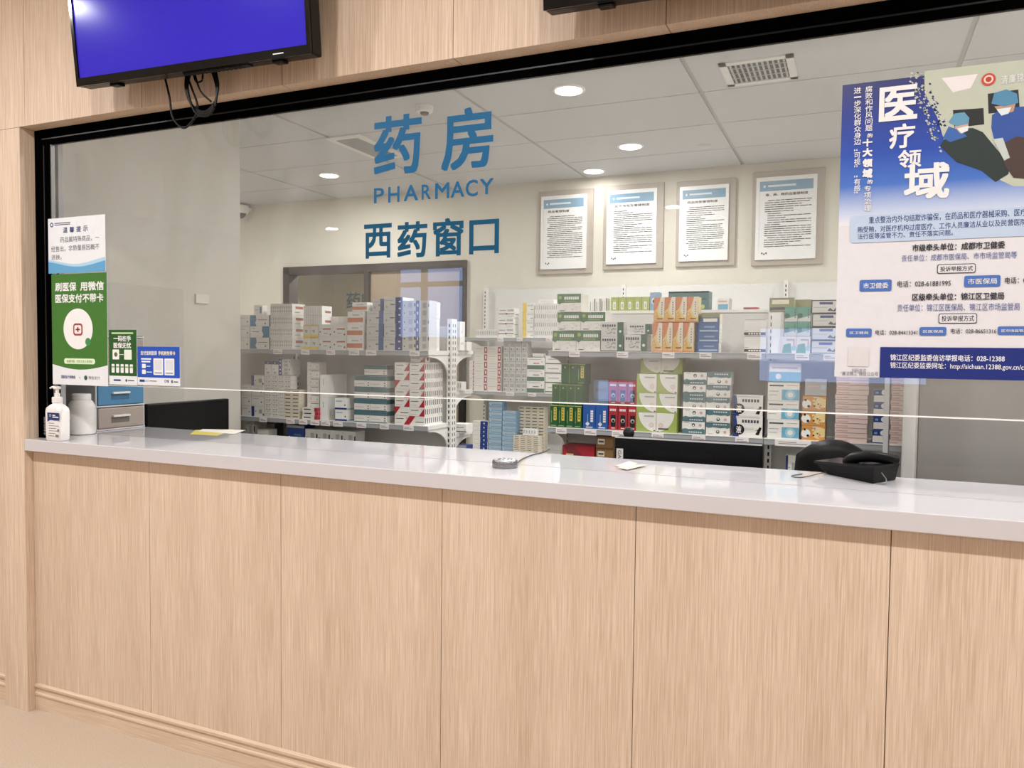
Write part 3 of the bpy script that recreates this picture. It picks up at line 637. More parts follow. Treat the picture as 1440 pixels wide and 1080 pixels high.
# right gondola
XC0, XC1, XC2 = -1.375, -.3525, .665
GC = thing('gondola_shelf', 'white double-sided pharmacy gondola behind the flat black monitor', 'shelving', (XC1, 3.86, 0))
for x in (XC0, XC1, XC2): upright(GC, x, 3.828, 3.892, 0, 1.655, 'x-')
mb = MB(); mb.box(XC0+.014, XC1-.014, 3.855, 3.865, .08, 1.632, panelg); mb.box(XC0+.014, XC1-.014, 3.85, 3.89, 1.622, 1.636, steel); mb.build('back_panel', GC)
mb = MB(); mb.box(XC1+.014, XC2, 3.855, 3.865, .08, 1.50, panelg); mb.build('back_panel', GC)
shelf(GC, XC0, XC1-.002, YF, 3.828, ZC1, [(801, 816), (868, 884), (932, 949), (984, 1001), (1051, 1071)]); shelf(GC, XC1+.002, XC2, YF, 3.828, ZC1, [(1118, 1138), (1158, 1176)])
shelf(GC, XC0, XC1-.002, YF, 3.828, ZC2, [(784, 799), (824, 841), (863, 880), (919, 936), (976, 995), (1037, 1056)]); shelf(GC, XC1+.002, XC2, YF, 3.828, ZC2, [(1093, 1144)])
shelf(GC, XC0, XC1-.002, YF, 3.828, .66, []); shelf(GC, XC1+.002, XC2, YF, 3.828, .66, []); shelf(GC, XC0, XC2, YF-.05, 3.828, .16, [], 'base_shelf')
shelf(GC, XC0, XC1, 4.15, 3.892, 1.622, []); shelf(GC, XC0, XC2, 4.15, 3.892, 1.25, [])
for z in (ZC1, ZC2, .66): bracket(GC, XC0+.008, YF+.01, 3.828, z)
# wall shelving
XB = -2.845
GB = thing('wall_shelf', 'white wall shelving unit along the back wall beyond the gondolas', 'shelving', (-1.2, 5.9, 0))
for x in (XB, -1.652, -.4535, .74): upright(GB, x, 5.93, 5.975, 0, 1.955, '-')
mb = MB(); mb.box(XB, 1.3, 5.975, 5.985, .08, 1.94, mat('dddcd8', .5)); mb.build('back_panel', GB)
for z, tg in ((ZB1, [(700, 708), (727, 735), (768, 776)]), (ZB2, [(713, 724), (744, 755)]), (.63, [])): shelf(GB, XB-.02, -1.66, 5.58, 5.93, z, tg); shelf(GB, -1.65, 1.3, 5.58, 5.93, z, [])
shelf(GB, XB-.02, 1.3, 5.5, 5.93, .16, [], 'base_shelf')
for z in (ZB1, ZB2): bracket(GB, XB+.01, 5.6, 5.93, z)

# ------------------------------------------------------------------ medicine boxes
T = {k: mat(v, .42) for k, v in dict(white='efeeea', off='e6e3dc', grey='d2d1cd', mid='a9aaa9', ink='4a4c52', black='17181b', teal='2f7ea4', orange='cf8259', orange2='cf7d42', yellow='ecd06a', navy='2b3f7c', navy2='213b80',
    steelblue='4b6a9b', red='a92b35', redsq='ad3444', bar='a8604c', tealband='56757a', green='33604f', dgreen='1f5530', dgreen2='547a5d', lime='9fae5e', lime2='b5c07a', ygold='d9c04f', blue='27569f', blue2='86a6bf', blue3='abbfcd', sky='9cc6d4',
    pink='dfc9c2', pink2='c9a79e', cream='e3d8c4', olive='8d8f6c', tealg='5a9c8d', brown='8a6a42', wine='7c2f35', orangebox='c98d4a', gold='dfc88c', gold2='d9ae62', tang='cf8660', cyan='6fa9c2', smoke='b9bcbc').items()}
def bars(F, spec, m): 
    for (u0, v0, u1, v1) in spec: F(u0, v0, u1, v1, m)
def design(name, w, h, d):
    """one carton: body plus what is printed on its front (-Y) and its right side (+X)"""
    mb = MB(); body = 'white'; e = .0004
    def F(u0, v0, u1, v1, m, l=1): mb.rect(-w/2+u0*w, -w/2+u1*w, v0*h, v1*h, -d/2-e*l, T[m])
    def FP(pts, m, l=1): mb.poly([(-w/2+u*w, v*h) for u, v in pts], -d/2-e*l, T[m])
    def FC(u, v, r, m, l=2): mb.disc(-w/2+u*w, v*h, r*min(w, h), r*min(w, h), -d/2-e*l, T[m], 16)
    def S(u0, v0, u1, v1, m, l=1): mb.quad([(w/2+e*l, -d/2+u0*d, v0*h), (w/2+e*l, -d/2+u1*d, v0*h), (w/2+e*l, -d/2+u1*d, v1*h), (w/2+e*l, -d/2+u0*d, v1*h)], T[m])
    def base(m): mb.box(-w/2, w/2, -d/2, d/2, 0, h, T[m])
    n = name
    if n == 'wave':
        base('white'); FP([(0, 0), (.34, 0), (.27, .3), (.33, .6), (.3, 1), (0, 1)], 'teal'); F(.42, .55, .9, .60, 'ink'); FC(.8, .25, .08, 'navy'); S(0, 0, .2, 1, 'teal')
    elif n == 'wave2':
        base('white'); FP([(1, 0), (.62, 0), (.68, .3), (.6, .6), (.63, 1), (1, 1)], 'teal'); F(.1, .5, .45, .55, 'ink'); F(.1, .8, .25, .86, 'mid')
    elif n == 'tall':
        base('white'); F(.72, .15, .92, .8, 'teal'); F(.1, .5, .5, .56, 'mid')
    elif n == 'spine':
        base('off'); F(.25, .25, .75, .42, 'mid'); F(.25, .55, .75, .78, 'ink' if random.random() < .5 else 'mid'); S(.25, .55, .85, .78, 'bar'); S(.2, .2, .6, .3, 'mid')
    elif n == 'spineplain':
        base('white'); F(.0, 0, .12, 1, 'pink'); S(.3, .25, .9, .5, 'bar')
    elif n == 'gold':
        base('off'); F(0, 0, 1, .22, 'yellow'); F(0, .9, 1, 1, 'yellow'); F(.2, .5, .6, .6, 'mid'); FC(.45, .45, .12, 'mid')
    elif n == 'bar':
        base('off'); F(.3, .58, .88, .68, 'bar'); F(.35, .25, .65, .32, 'mid'); FC(.12, .4, .06, 'ink'); FC(.85, .2, .07, 'ink')
    elif n == 'orangeband':
        base('white'); F(0, .16, 1, .52, 'orange'); F(.3, .68, .75, .76, 'mid'); F(.9, .8, .94, .86, 'red'); S(.2, .1, .6, .4, 'pink')
    elif n == 'navyside':
        base('grey'); F(.73, 0, 1, 1, 'steelblue'); F(.55, .42, .72, .5, 'ink'); F(.1, .75, .6, .8, 'mid'); FC(.2, .28, .09, 'mid'); S(0, 0, 1, 1, 'navy')
    elif n == 'navyside2':
        base('grey'); F(.62, 0, 1, 1, 'navy'); F(.35, .42, .58, .5, 'ink'); F(.05, .75, .5, .8, 'mid'); FC(.15, .28, .09, 'mid'); F(.8, .1, .9, .2, 'white', 2); F(.8, .62, .9, .72, 'white', 2)
    elif n == 'code':
        base('grey'); F(.45, .58, .75, .88, 'mid'); F(.5, .1, .8, .38, 'mid'); FC(.15, .72, .05, 'ink'); FC(.15, .25, .05, 'ink'); F(.9, .65, 1, .85, 'black'); F(.9, .2, 1, .38, 'black'); S(.1, .2, .9, .3, 'grey'); S(.3, .6, .7, .66, 'grey')
    elif n == 'codenavy':
        base('grey'); F(0, 0, .26, 1, 'navy'); F(.5, .55, .8, .85, 'mid'); F(.5, .1, .8, .4, 'mid'); F(.08, .62, .18, .8, 'white', 2); F(.08, .15, .18, .33, 'white', 2); F(.93, .6, 1, .8, 'black'); S(.1, .3, .9, .36, 'grey'); S(.15, .7, .6, .76, 'grey')
    elif n == 'whiteblock':
        base('white'); F(.1, .2, .9, .8, 'off'); S(.15, .2, .8, .28, 'grey'); S(.15, .6, .5, .68, 'grey')
    elif n == 'redcorner':
        base('off'); FP([(.62, 0), (1, 0), (1, 1)], 'red'); F(.1, .62, .6, .7, 'ink'); F(.1, .2, .5, .24, 'mid'); FC(.82, .75, .05, 'ink'); S(.3, .2, .7, .8, 'ink')
    elif n == 'redcorner2':
        base('off'); FP([(0, 0), (0, 1), (.4, 1)], 'red'); F(.4, .3, .95, .38, 'ink'); S(.3, .2, .7, .8, 'ink')
    elif n == 'redspine':
        base('off'); S(.32, .2, .68, .78, 'ink'); S(.0, .0, .06, 1, 'grey')
    elif n == 'tealband':
        base('off'); F(0, .62, 1, 1, 'tealband'); F(0, 0, 1, .08, 'tealband'); F(.06, .3, .6, .34, 'mid'); FC(.88, .42, .06, 'ink'); FC(.88, .2, .06, 'ink'); S(0, .62, 1, 1, 'tealband')
    elif n == 'dash':
        base('cream'); F(.14, .36, .84, .62, 'ink'); S(.1, .4, .9, .5, 'grey')
    elif n == 'speck':
        base('off'); F(.15, .55, .5, .75, 'mid'); F(.6, .5, .85, .8, 'mid'); F(.2, .2, .8, .3, 'mid')
    elif n == 'pinkwhite':
        base('off'); FC(.3, .5, .16, 'pink'); FC(.82, .42, .06, 'ink'); F(.3, .88, .95, .94, 'ink'); F(.1, .1, .8, .16, 'pink')
    elif n == 'redend':
        base('off'); F(.1, .35, .55, .65, 'ink'); F(.78, 0, 1, 1, 'redsq'); S(0, 0, 1, 1, 'redsq')
    elif n == 'tallwhite':
        base('white'); F(.45, .55, .55, .8, 'mid'); S(.05, 0, .08, 1, 'grey')
    elif n == 'navyband':
        base('white'); F(0, 0, 1, .16, 'navy'); FC(.85, .4, .07, 'navy'); F(.08, .68, .6, .8, 'blue3'); S(0, 0, 1, .12, 'blue3')
    elif n == 'navytop':
        base('off'); F(0, .78, 1, 1, 'navy'); F(.2, .4, .4, .48, 'mid'); F(.3, .1, .7, .25, 'mid'); FC(.5, .88, .08, 'white'); S(0, 0, 1, 1, 'mid')
    elif n == 'navyleft':
        base('off'); F(0, 0, .22, 1, 'navy'); F(.6, .3, .85, .7, 'mid'); FC(.35, .5, .06, 'ink'); F(.9, .1, 1, .3, 'black')
    elif n == 'dotted':
        base('off'); FC(.8, .4, .07, 'navy'); F(.1, .7, .6, .75, 'mid'); F(0, .96, 1, 1, 'grey')
    elif n == 'darknavy':
        base('navy2'); F(0, .88, 1, 1, 'mid'); FC(.15, .4, .07, 'white'); F(.4, .5, .8, .6, 'steelblue')
    elif n == 'redsq':
        base('off'); F(.74, .08, .97, .92, 'redsq'); F(.82, .3, .9, .72, 'white', 2); F(.08, .62, .6, .68, 'mid'); F(.08, .3, .5, .36, 'pink')
    elif n == 'vial':
        base('smoke'); F(.08, .1, .92, .9, 'grey'); F(.15, .45, .85, .8, 'mid', 2); F(.2, .15, .4, .3, 'ink', 2); F(.6, .15, .8, .3, 'mid', 2)
    elif n == 'greenband':
        base('white'); F(0, 0, 1, .36, 'green'); F(.35, .48, .7, .56, 'redsq'); F(.1, .82, .8, .88, 'mid'); FC(.85, .65, .05, 'ink')
    elif n == 'darkline':
        base('white'); F(0, .08, 1, .2, 'ink'); F(.15, .55, .8, .66, 'mid'); FC(.88, .35, .05, 'ink')
    elif n == 'redstripe':
        base('white'); F(0, .36, 1, .44, 'red'); F(.05, .7, .45, .8, 'mid'); F(.55, .66, .95, .86, 'smoke'); FC(.5, .4, .09, 'navy'); F(.5, .15, .9, .2, 'mid'); S(.1, .3, .9, .36, 'olive')
    elif n == 'yellowend':
        base('white'); F(0, 0, .36, 1, 'yellow'); F(.45, .6, .95, .8, 'grey'); F(.7, .2, .95, .26, 'ink')
    elif n == 'spinewhite':
        base('white'); F(.3, .3, .7, .78, 'mid'); F(0, 0, .05, 1, 'grey')
    elif n == 'navycircle':
        base('off'); F(.5, 0, 1, 1, 'navy2'); FC(.75, .45, .2, 'white'); FC(.75, .45, .1, 'navy2', 3); F(.1, .6, .4, .66, 'mid')
    elif n == 'iceblue':
        base('blue3'); F(0, 0, 1, .6, 'blue2'); F(.1, .75, .9, .83, 'mid'); F(.2, .2, .9, .3, 'blue3', 2); FC(.12, .45, .1, 'off'); S(0, 0, 1, 1, 'blue2')
    elif n == 'greenbanner':
        base('off'); F(0, .5, 1, 1, 'dgreen2'); FP([(0, .5), (.1, .42), (.2, .5)], 'dgreen2'); rr = random.Random(3)
        for k in range(7): F(.3+.09*k, .68, .37+.09*k, .84, 'off', 2)
        F(.3, .57, .8, .61, 'lime', 2)
        for k in range(16): u, v = rr.uniform(.1, .95), rr.uniform(.1, .42); FP([(u-.03, v-.01), (u, v-.02), (u+.03, v+.04), (u, v+.02)], 'pink2' if k % 2 else 'mid', 2)
        F(.1, .05, .32, .09, 'ink', 2); FC(.12, .8, .1, 'lime'); S(0, .0, 1, 1, 'off')
        for k in range(5): S(.1+.18*k, .0, .115+.18*k, 1, 'grey', 2)
    elif n == 'tealside':
        base('grey'); F(.74, 0, 1, 1, 'green'); rr = random.Random(4)
        for k in range(6): F(.06+.105*k, .68, .13+.105*k, .84, 'ink', 2)
        for k in range(14): u, v = rr.uniform(.2, .68), rr.uniform(.15, .6); FP([(u-.04, v), (u, v-.05), (u+.05, v+.05), (u, v+.06)], 'olive' if k % 2 else 'mid', 2)
        FC(.87, .35, .09, 'off'); S(0, 0, 1, 1, 'grey'); S(0, 0, .1, 1, 'green', 2)
    elif n == 'limelabel':
        base('lime'); F(.32, .28, .68, .72, 'off'); F(.42, .36, .58, .62, 'mid', 2); F(0, 0, 1, .06, 'olive'); F(.3, .8, .7, .84, 'lime2', 2)
    elif n == 'orangetri':
        base('gold'); FP([(0, 1), (.62, 1), (.3, .55), (0, .42)], 'tang'); FP([(.62, 1), (1, 1), (1, .2), (.8, .2), (.42, .45)], 'cream', 2); FP([(0, .36), (.25, .45), (.62, .1), (.5, 0), (0, 0)], 'gold2', 3)
        for k in range(6): FC(.76, .78-.09*k, .05, 'black', 4)
        FC(.17, .3, .13, 'tang', 4); FC(.17, .3, .10, 'gold', 5); F(.3, .12, .85, .16, 'wine', 4); F(0, 0, 1, .05, 'tang', 4); S(0, 0, 1, 1, 'gold')
    elif n == 'bluestack':
        base('steelblue'); F(0, .0, .1, 1, 'navy'); F(.15, .15, .95, .3, 'blue3'); F(.35, .55, .8, .72, 'blue2', 2); S(0, 0, 1, 1, 'off'); S(.1, .3, .9, .4, 'grey', 2)
    elif n == 'bluetop':
        base('steelblue'); F(0, .6, 1, 1, 'olive'); F(.3, .15, .9, .5, 'off'); F(.05, .2, .25, .8, 'green'); S(0, 0, 1, 1, 'cream')
    elif n == 'blackbar':
        base('off'); F(0, .05, 1, .22, 'black'); 
        for k in range(5): F(.2+.12*k, .09, .29+.12*k, .18, 'off', 2)
        F(.02, .3, .2, .34, 'mid'); F(.0, .97, 1, 1, 'mid')
    elif n == 'plain': base('white')
    elif n == 'oliveband':
        base('olive'); F(.15, .15, .85, .32, 'ink'); F(.1, .55, .8, .85, 'cream'); FC(.1, .22, .12, 'green')
    elif n == 'tealpair':
        base('tealg'); FP([(0, 0), (0, .18), (1, .42), (1, 0)], 'grey'); FC(.2, .42, .2, 'green')
        for k in range(4): FC(.83, .82-.17*k, .055, 'ink', 3)
    elif n == 'tealpale':
        base('off'); FP([(0, 0), (.1, .5), (.6, .6), (.7, 0)], 'tealg'); FC(.85, .3, .2, 'sky'); F(.3, .75, .8, .85, 'mid'); F(.8, .4, .9, .85, 'pink2')
    elif n == 'blackframe':
        base('grey'); F(0, 0, 1, .05, 'black', 2); F(0, .93, 1, 1, 'black', 2); F(0, 0, .03, 1, 'black', 2); F(.3, .66, .8, .84, 'navy'); F(.08, .42, .6, .46, 'mid'); FP([(.6, .18), (.7, .4), (.82, .2), (.95, .45), (.9, .12)], 'ink')
    elif n == 'greengold':
        base('dgreen'); F(.46, .3, .84, .9, 'ygold')
        for k in range(4): F(.58, .78-.13*k, .72, .86-.13*k, 'dgreen', 2)
        F(.16, .2, .22, .75, 'lime', 2); FP([(0, 1), (1, 1), (1, .96), (0, .96)], 'lime'); F(.1, .05, .8, .08, 'lime', 2); S(0, 0, 1, 1, 'dgreen')
    elif n == 'greenback':
        base('dgreen'); FC(.5, .82, .1, 'lime2'); F(0, 0, .04, 1, 'lime'); F(0, .97, 1, 1, 'lime'); S(0, 0, 1, 1, 'dgreen')
    elif n == 'bluetall':
        base('blue')
        for k in range(5): F(.62, .68-.1*k, .84, .76-.1*k, 'off', 2)
        F(.36, .2, .42, .6, 'blue2', 2); FP([(.2, .2), (.38, .1), (.56, .2), (.38, .3)], 'off', 2); F(.25, .04, .8, .08, 'off', 2); S(0, 0, 1, 1, 'blue'); S(.1, .1, .5, .2, 'off', 2)
    elif n == 'redtall':
        base('red')
        for k in range(4): F(.14+.17*k, .76, .27+.17*k, .85, 'off', 2)
        F(.25, .14, .75, .6, 'black', 2); FC(.5, .38, .22, 'smoke', 3); FC(.52, .36, .13, 'black', 4); F(.3, .06, .7, .09, 'off', 2); F(.93, 0, 1, 1, 'wine', 2)
    elif n in ('limeleaf', 'limeleaf2'):
        base('lime'); f = (lambda u: u) if n == 'limeleaf' else (lambda u: 1-u)
        pts = [(1, 1), (.12, 1)]+[(.12+.88*(1-math.cos(k*math.pi/20))*.95, 1-.97*math.sin(k*math.pi/20)) for k in range(1, 10)]+[(1, .03)]
        FP([(f(u), v) for u, v in pts], 'off'); F(f(.4), .78, f(.9), .86, 'mid', 2) if n == 'limeleaf' else F(.1, .14, .6, .22, 'ink', 2)
        FC(f(.78), .36, .13, 'pink', 2); FC(f(.78), .36, .06, 'cream', 3); F(*( (.88, .05, .97, .1) if n == 'limeleaf' else (.05, .03, .12, .07)), 'wine', 2); S(0, 0, 1, 1, 'lime')
    elif n in ('cough', 'cough2'):
        base('off'); f = (lambda v: v) if n == 'cough' else (lambda v: 1-v)
        FP([(0, f(0)), (1, f(0)), (1, f(.38)), (.9, f(.46)), (.8, f(.4)), (.6, f(.44)), (.3, f(.38)), (.12, f(.45)), (0, f(.36))], 'tealband')
        FC(.5, f(.74), .14, 'ink'); FC(.5, f(.70), .07, 'off', 3); F(.1, .9 if n == 'cough' else .06, .3, .95 if n == 'cough' else .1, 'mid', 2); FC(.8, f(.74), .12, 'pink2')
        for k in range(6): F(.3+.1*k, .1 if n == 'cough' else .8, .37+.1*k, .2 if n == 'cough' else .9, 'grey', 2)
    elif n == 'liquid':
        base('off'); FP([(0, 0), (.2, 0), (.1, 1), (0, 1)], 'navy'); FC(.2, .34, .26, 'black'); mb.text('液', -w/2+.11*w, -w/2+.29*w, .16*h, .52*h, -d/2-.0014, T['white'], .02)
        for k in range(6): F(.3+.1*k, .68, .37+.1*k, .82, 'ink', 2)
        FP([(.76, .12), (.9, .5), (.97, .45), (.88, .1)], 'black', 2); FP([(.74, .32), (.95, .42), (.94, .34)], 'black', 2); F(.4, .35, .7, .45, 'grey', 2); F(.05, .93, .9, .95, 'mid', 2); S(0, 0, 1, 1, 'black')
    elif n == 'bluewhite':
        base('off'); F(.45, .05, 1, .62, 'cyan'); FC(.72, .34, .26, 'sky'); FC(.72, .34, .14, 'off', 3); F(.05, .78, .5, .86, 'ink'); F(.6, .82, .95, .86, 'pink2'); F(.05, .5, .35, .54, 'mid'); F(.05, .3, .3, .33, 'mid')
    elif n == 'orangedot':
        base('orangebox'); FC(.17, .45, .3, 'off'); FC(.12, .72, .08, 'black', 3); FC(.26, .3, .09, 'black', 3); rr = random.Random(8); FP([(.42, .75), (.75, .92), (.98, .8), (.98, .3), (.7, .1), (.5, .2)], 'gold'); F(.45, .86, .7, .94, 'pink', 2)
        for k in range(12): FC(rr.uniform(.45, .93), rr.uniform(.15, .85), rr.uniform(.03, .07), ('brown', 'orange2', 'cream', 'wine')[k % 4], 3); S(0, 0, 1, 1, 'brown')
    elif n == 'mauve':
        base('mid'); F(.1, .5, .6, .6, 'pink2'); FC(.85, .5, .15, 'blue3'); S(0, 0, 1, 1, 'ink')
    elif n == 'pinkflat':
        base('pink'); F(.04, .25, .4, .5, 'pink2'); F(0, .9, 1, 1, 'pink2')
    elif n == 'navywhite':
        base('off'); F(0, .58, 1, 1, 'navy2'); FC(.68, .8, .2, 'off'); F(.1, .7, .3, .85, 'blue2', 2); F(0, 0, 1, .08, 'navy2'); S(0, 0, 1, 1, 'black')
    elif n == 'skytop':
        base('off'); F(0, 0, 1, .55, 'cyan'); F(.1, .72, .9, .8, 'pink2'); FC(.3, .3, .15, 'off')
    elif n == 'redflat':
        base('red'); FP([(0, 1), (.35, 1), (.6, .6), (1, 0), (.5, 0)], 'wine'); F(.12, .45, .35, .6, 'gold', 2)
    elif n == 'brownbox':
        base('brown'); F(.1, .3, .5, .75, 'cream'); F(.15, .45, .45, .6, 'ink', 2); F(0, .92, 1, 1, 'wine')
    elif n == 'greenbox':
        base('dgreen2'); F(0, .4, 1, 1, 'orangebox'); F(.1, .5, .9, .9, 'cream'); F(.2, .1, .8, .25, 'lime')
    elif n == 'darkgreen':
        base('tealband')
        for k in range(4): F(.04+.24*k, .6, .22+.24*k, .68, 'green', 2); FC(.13+.24*k, .3, .1, 'lime2')
        F(0, .93, 1, 1, 'black', 2); S(0, 0, 1, 1, 'tealband')
    elif n == 'blueoval':
        base('blue2'); FC(.5, .6, .35, 'off'); FC(.5, .58, .22, 'navy2', 3)
    elif n == 'bluepanel':
        base('off'); F(.1, .08, .9, .6, 'cyan'); F(.1, .72, .8, .82, 'pink2'); S(0, 0, 1, 1, 'mid')
    elif n == 'stripedblack':
        base('off'); F(.1, .2, .2, .8, 'ink'); F(.45, .2, .55, .8, 'mid'); F(.8, .0, .95, 1, 'ink')
    elif n == 'vialorange':
        base('off'); F(0, 0, .4, 1, 'orange2'); F(.55, .3, .9, .7, 'pink')
    mb.off = None
    return mb
ORD = 'first second third fourth fifth sixth seventh eighth ninth tenth eleventh twelfth thirteenth fourteenth'.split()
COUNTS = {}
def stack(name, desc, dz, px, Y, zs, nc=1, nr=1, depth=.06, nd=1, alt=None, group=None, cat='medicine box', jit=1.0, ramp=None):
    """cartons standing in nc columns and nr layers on the surface zs; px = (left, top, right) measured in the photograph on the plane Y"""
    xl, zt, xr = at(px[0], px[1], Y).x, at((px[0]+px[2])/2, px[1], Y).z, at(px[2], px[1], Y).x
    cwid, hgt = (xr-xl)/nc, (zt-zs)/nr
    w, h = cwid-.0016, hgt-.0008
    dz = dz if isinstance(dz, (list, tuple)) else [dz]
    mds = [design(q, w, h, depth).mesh('carton') for q in dz]
    grp = group or desc
    multi = nc*nr*nd > 1
    for r in range(nr):
        sh = random.uniform(-.0022, .0022)*jit if nr > 1 and nc == 1 else 0
        for c in range(nc):
            for k in range(nd if c == nc-1 else 1):
                me = mds[(alt(c, r, k) if alt else 0) % len(mds)]
                o = bpy.data.objects.new(name, me); COL.objects.link(o)
                yy = Y+depth/2+k*(depth+.0012)+random.uniform(0, .002)*jit
                o.location = (xl+cwid*(c+.5)+random.uniform(-.0005, .0005)+sh, yy, zs+r*hgt+.0003)
                if nc == 1 and nd == 1: o.rotation_euler = (0, 0, random.uniform(-.012, .012)*jit)
                bits = []
                if nr > 1: bits.append(('bottom' if r == 0 else 'top' if r == nr-1 else ORD[r])+' layer')
                if nc > 1: bits.append(ORD[c]+' across')
                if nd > 1 and c == nc-1: bits.append('front' if k == 0 else ORD[k]+' back')
                tag(o, desc+(', '+', '.join(bits) if bits else ''), cat, grp if multi else None)
Y1 = YF+.012
# --- left gondola, top shelf
stack('tablet_box', 'white carton with teal wave end, upper shelf by side wall', ['wave', 'wave2'], (352, 443, 379), Y1, ZA1, 1, 3, .09, alt=lambda c, r, k: 1 if r == 1 else 0)
stack('tablet_box', 'white wave carton half hidden by the side wall corner', ['dotted'], (334, 443, 351), Y1, ZA1, 1, 3, .09)
stack('tablet_box', 'small white carton standing upright on the teal wave cartons', ['tall'], (357, 429, 369), Y1+.01, at(360, 443, Y1).z+.0015, 1, 1, .04)
stack('capsule_box', 'thin white spine carton in the larger spine block', ['spine'], (380, 427, 411), Y1, ZA1, 10, 4, .115)
stack('capsule_box', 'thin white carton standing on the yellow-edged cartons', ['spineplain'], (427, 430, 453), Y1, at(440, 457, Y1).z+.001, 8, 2, .09)
stack('granule_box', 'small white carton with yellow edges on the upper shelf', ['gold'], (426, 457, 447.5), Y1, ZA1, 2, 2, .10)
stack('tablet_box', 'white carton with red-brown bar on the upper shelf', ['bar'], (448, 456, 487.5), Y1, ZA1, 2, 2, .07)
stack('tablet_box', 'white carton lying behind above the red-brown bar cartons', ['bar'], (453, 445, 489), Y1+.08, ZA1, 3, 1, .08)
stack('ointment_box', 'white carton with wide orange band on the upper shelf', ['orangeband'], (488, 438, 510), Y1, ZA1, 1, 3, .13)
stack('ointment_box', 'orange banded carton lying loose on top of its column', ['orangeband'], (495, 425, 516), Y1+.01, at(499, 438, Y1).z+.0015, 1, 1, .09)
stack('capsule_box', 'grey carton with blue end strip, shorter column', ['navyside'], (515.5, 437, 539), Y1, ZA1, 1, 3, .12)
stack('capsule_box', 'white carton with blue strip lying on the grey column', ['navyside'], (524, 420, 539), Y1+.02, at(527, 437, Y1).z+.0015, 1, 1, .08)
stack('capsule_box', 'grey carton with dark navy end, taller column', ['navyside2'], (539.5, 418, 566), Y1, ZA1, 1, 4, .12)
stack('injection_box', 'grey carton with printed codes and black notches', ['code', 'codenavy'], (566, 422.5, 603.5), Y1, ZA1, 2, 3, .085, alt=lambda c, r, k: c)
stack('injection_box', 'plain white carton behind the coded grey cartons at shelf end', ['whiteblock'], (585, 424, 605.5), Y1+.092, ZA1, 1, 3, .105)
# --- left gondola, lower shelf
Y2 = YF+.015
def ztop(px, py, Y): return at(px, py, Y).z+.0015
stack('drip_box', 'white dotted carton beside the side wall on the lower shelf', ['dotted'], (340, 541, 353), Y2, ZA2, 1, 3, .08)
stack('drip_box', 'white carton with black notch on the lower left shelf', ['dotted', 'navyleft'], (353.5, 528, 371), Y2, ZA2, 1, 4, .08, alt=lambda c, r, k: r in (0, 3))
stack('pill_box', 'small speckled white carton in the lower twin column', ['speck'], (372, 547, 391.5), Y2, ZA2, 2, 6, .06)
stack('pill_box', 'small speckled white carton beside the twin column', ['speck'], (392, 547, 399), Y2, ZA2, 1, 8, .06, jit=.3)
stack('pill_box', 'tiny speckled carton in the layer above', ['speck'], (372, 528, 409), Y2+.004, ztop(385, 547, Y2), 4, 3, .055)
stack('pill_box', 'navy-topped white carton standing on speckled cartons', ['navytop'], (372, 508, 391.5), Y2+.008, ztop(385, 528, Y2+.004), 2, 1, .05)
stack('pill_box', 'navy-sided coded carton in the pair at the top', ['codenavy'], (392, 505, 408), Y2+.008, ztop(400, 528, Y2+.004), 1, 2, .09, jit=.3)
stack('dropper_box', 'cream carton with dark dash on the lower left shelf', ['dash'], (399.5, 548, 421), Y2, ZA2, 2, 8, .075)
stack('dropper_box', 'white carton with pink circle in the six-high column', ['pinkwhite'], (432, 509, 449), Y2+.03, ZA2, 1, 7, .07)
stack('dropper_box', 'small carton with dark red end in front of pink circles', ['redend'], (425, 573, 447), Y2-.01, ZA2, 1, 3, .035)
stack('dropper_box', 'tall white upright carton on the lower shelf', ['tallwhite'], (450, 527, 459.5), Y2+.01, ZA2, 1, 2, .02, nd=9)
stack('dropper_box', 'small white carton with navy bottom band', ['navyband'], (471, 560, 488), Y2+.005, ZA2, 1, 2, .075)
stack('plaster_box', 'white carton with grey-teal top band on the lower shelf', ['tealband'], (498, 529, 544, ), Y2+.005, ZA2, 2, 4, .10)
stack('plaster_box', 'grey-teal banded carton lying on top of its block', ['tealband'], (512, 513.5, 544), Y2+.03, ztop(525, 529, Y2+.005), 1, 1, .07)
stack('tablet_carton', 'white carton with red corner, lower left shelf', ['redcorner', 'redcorner2', 'redspine'], (555, 509.5, 597.5), Y2, ZA2, 2, 7, .021, nd=9, alt=lambda c, r, k: (1 if (c, r) in ((0, 4), (0, 1), (1, 0)) else 0))
stack('tablet_carton', 'single red-cornered white carton on top of its block', ['redcorner'], (577, 501, 598), Y2+.003, ztop(585, 509.5, Y2), 1, 1, .05)
# --- left gondola, under the lower shelf
stack('bulk_carton', 'white carton with black square under the lower left shelf', ['code'], (343, 592, 358), Y2+.02, .6205, 1, 2, .10)
stack('bulk_carton', 'grey ridged carton under the lower left shelf', ['mauve'], (359, 595, 386), Y2+.13, .6205, 1, 1, .08)
stack('bulk_carton', 'small white carton in front of the grey ridged carton', ['dotted'], (361, 604, 376), Y2, .6205, 1, 2, .08)
stack('bulk_carton', 'navy blue carton under the lower left shelf', ['darknavy'], (403, 598, 428), Y2+.01, .6205, 1, 3, .10)
stack('bulk_carton', 'long white carton beside the navy carton below the shelf', ['code'], (429, 605, 500), Y2+.01, .6205, 4, 2, .09)
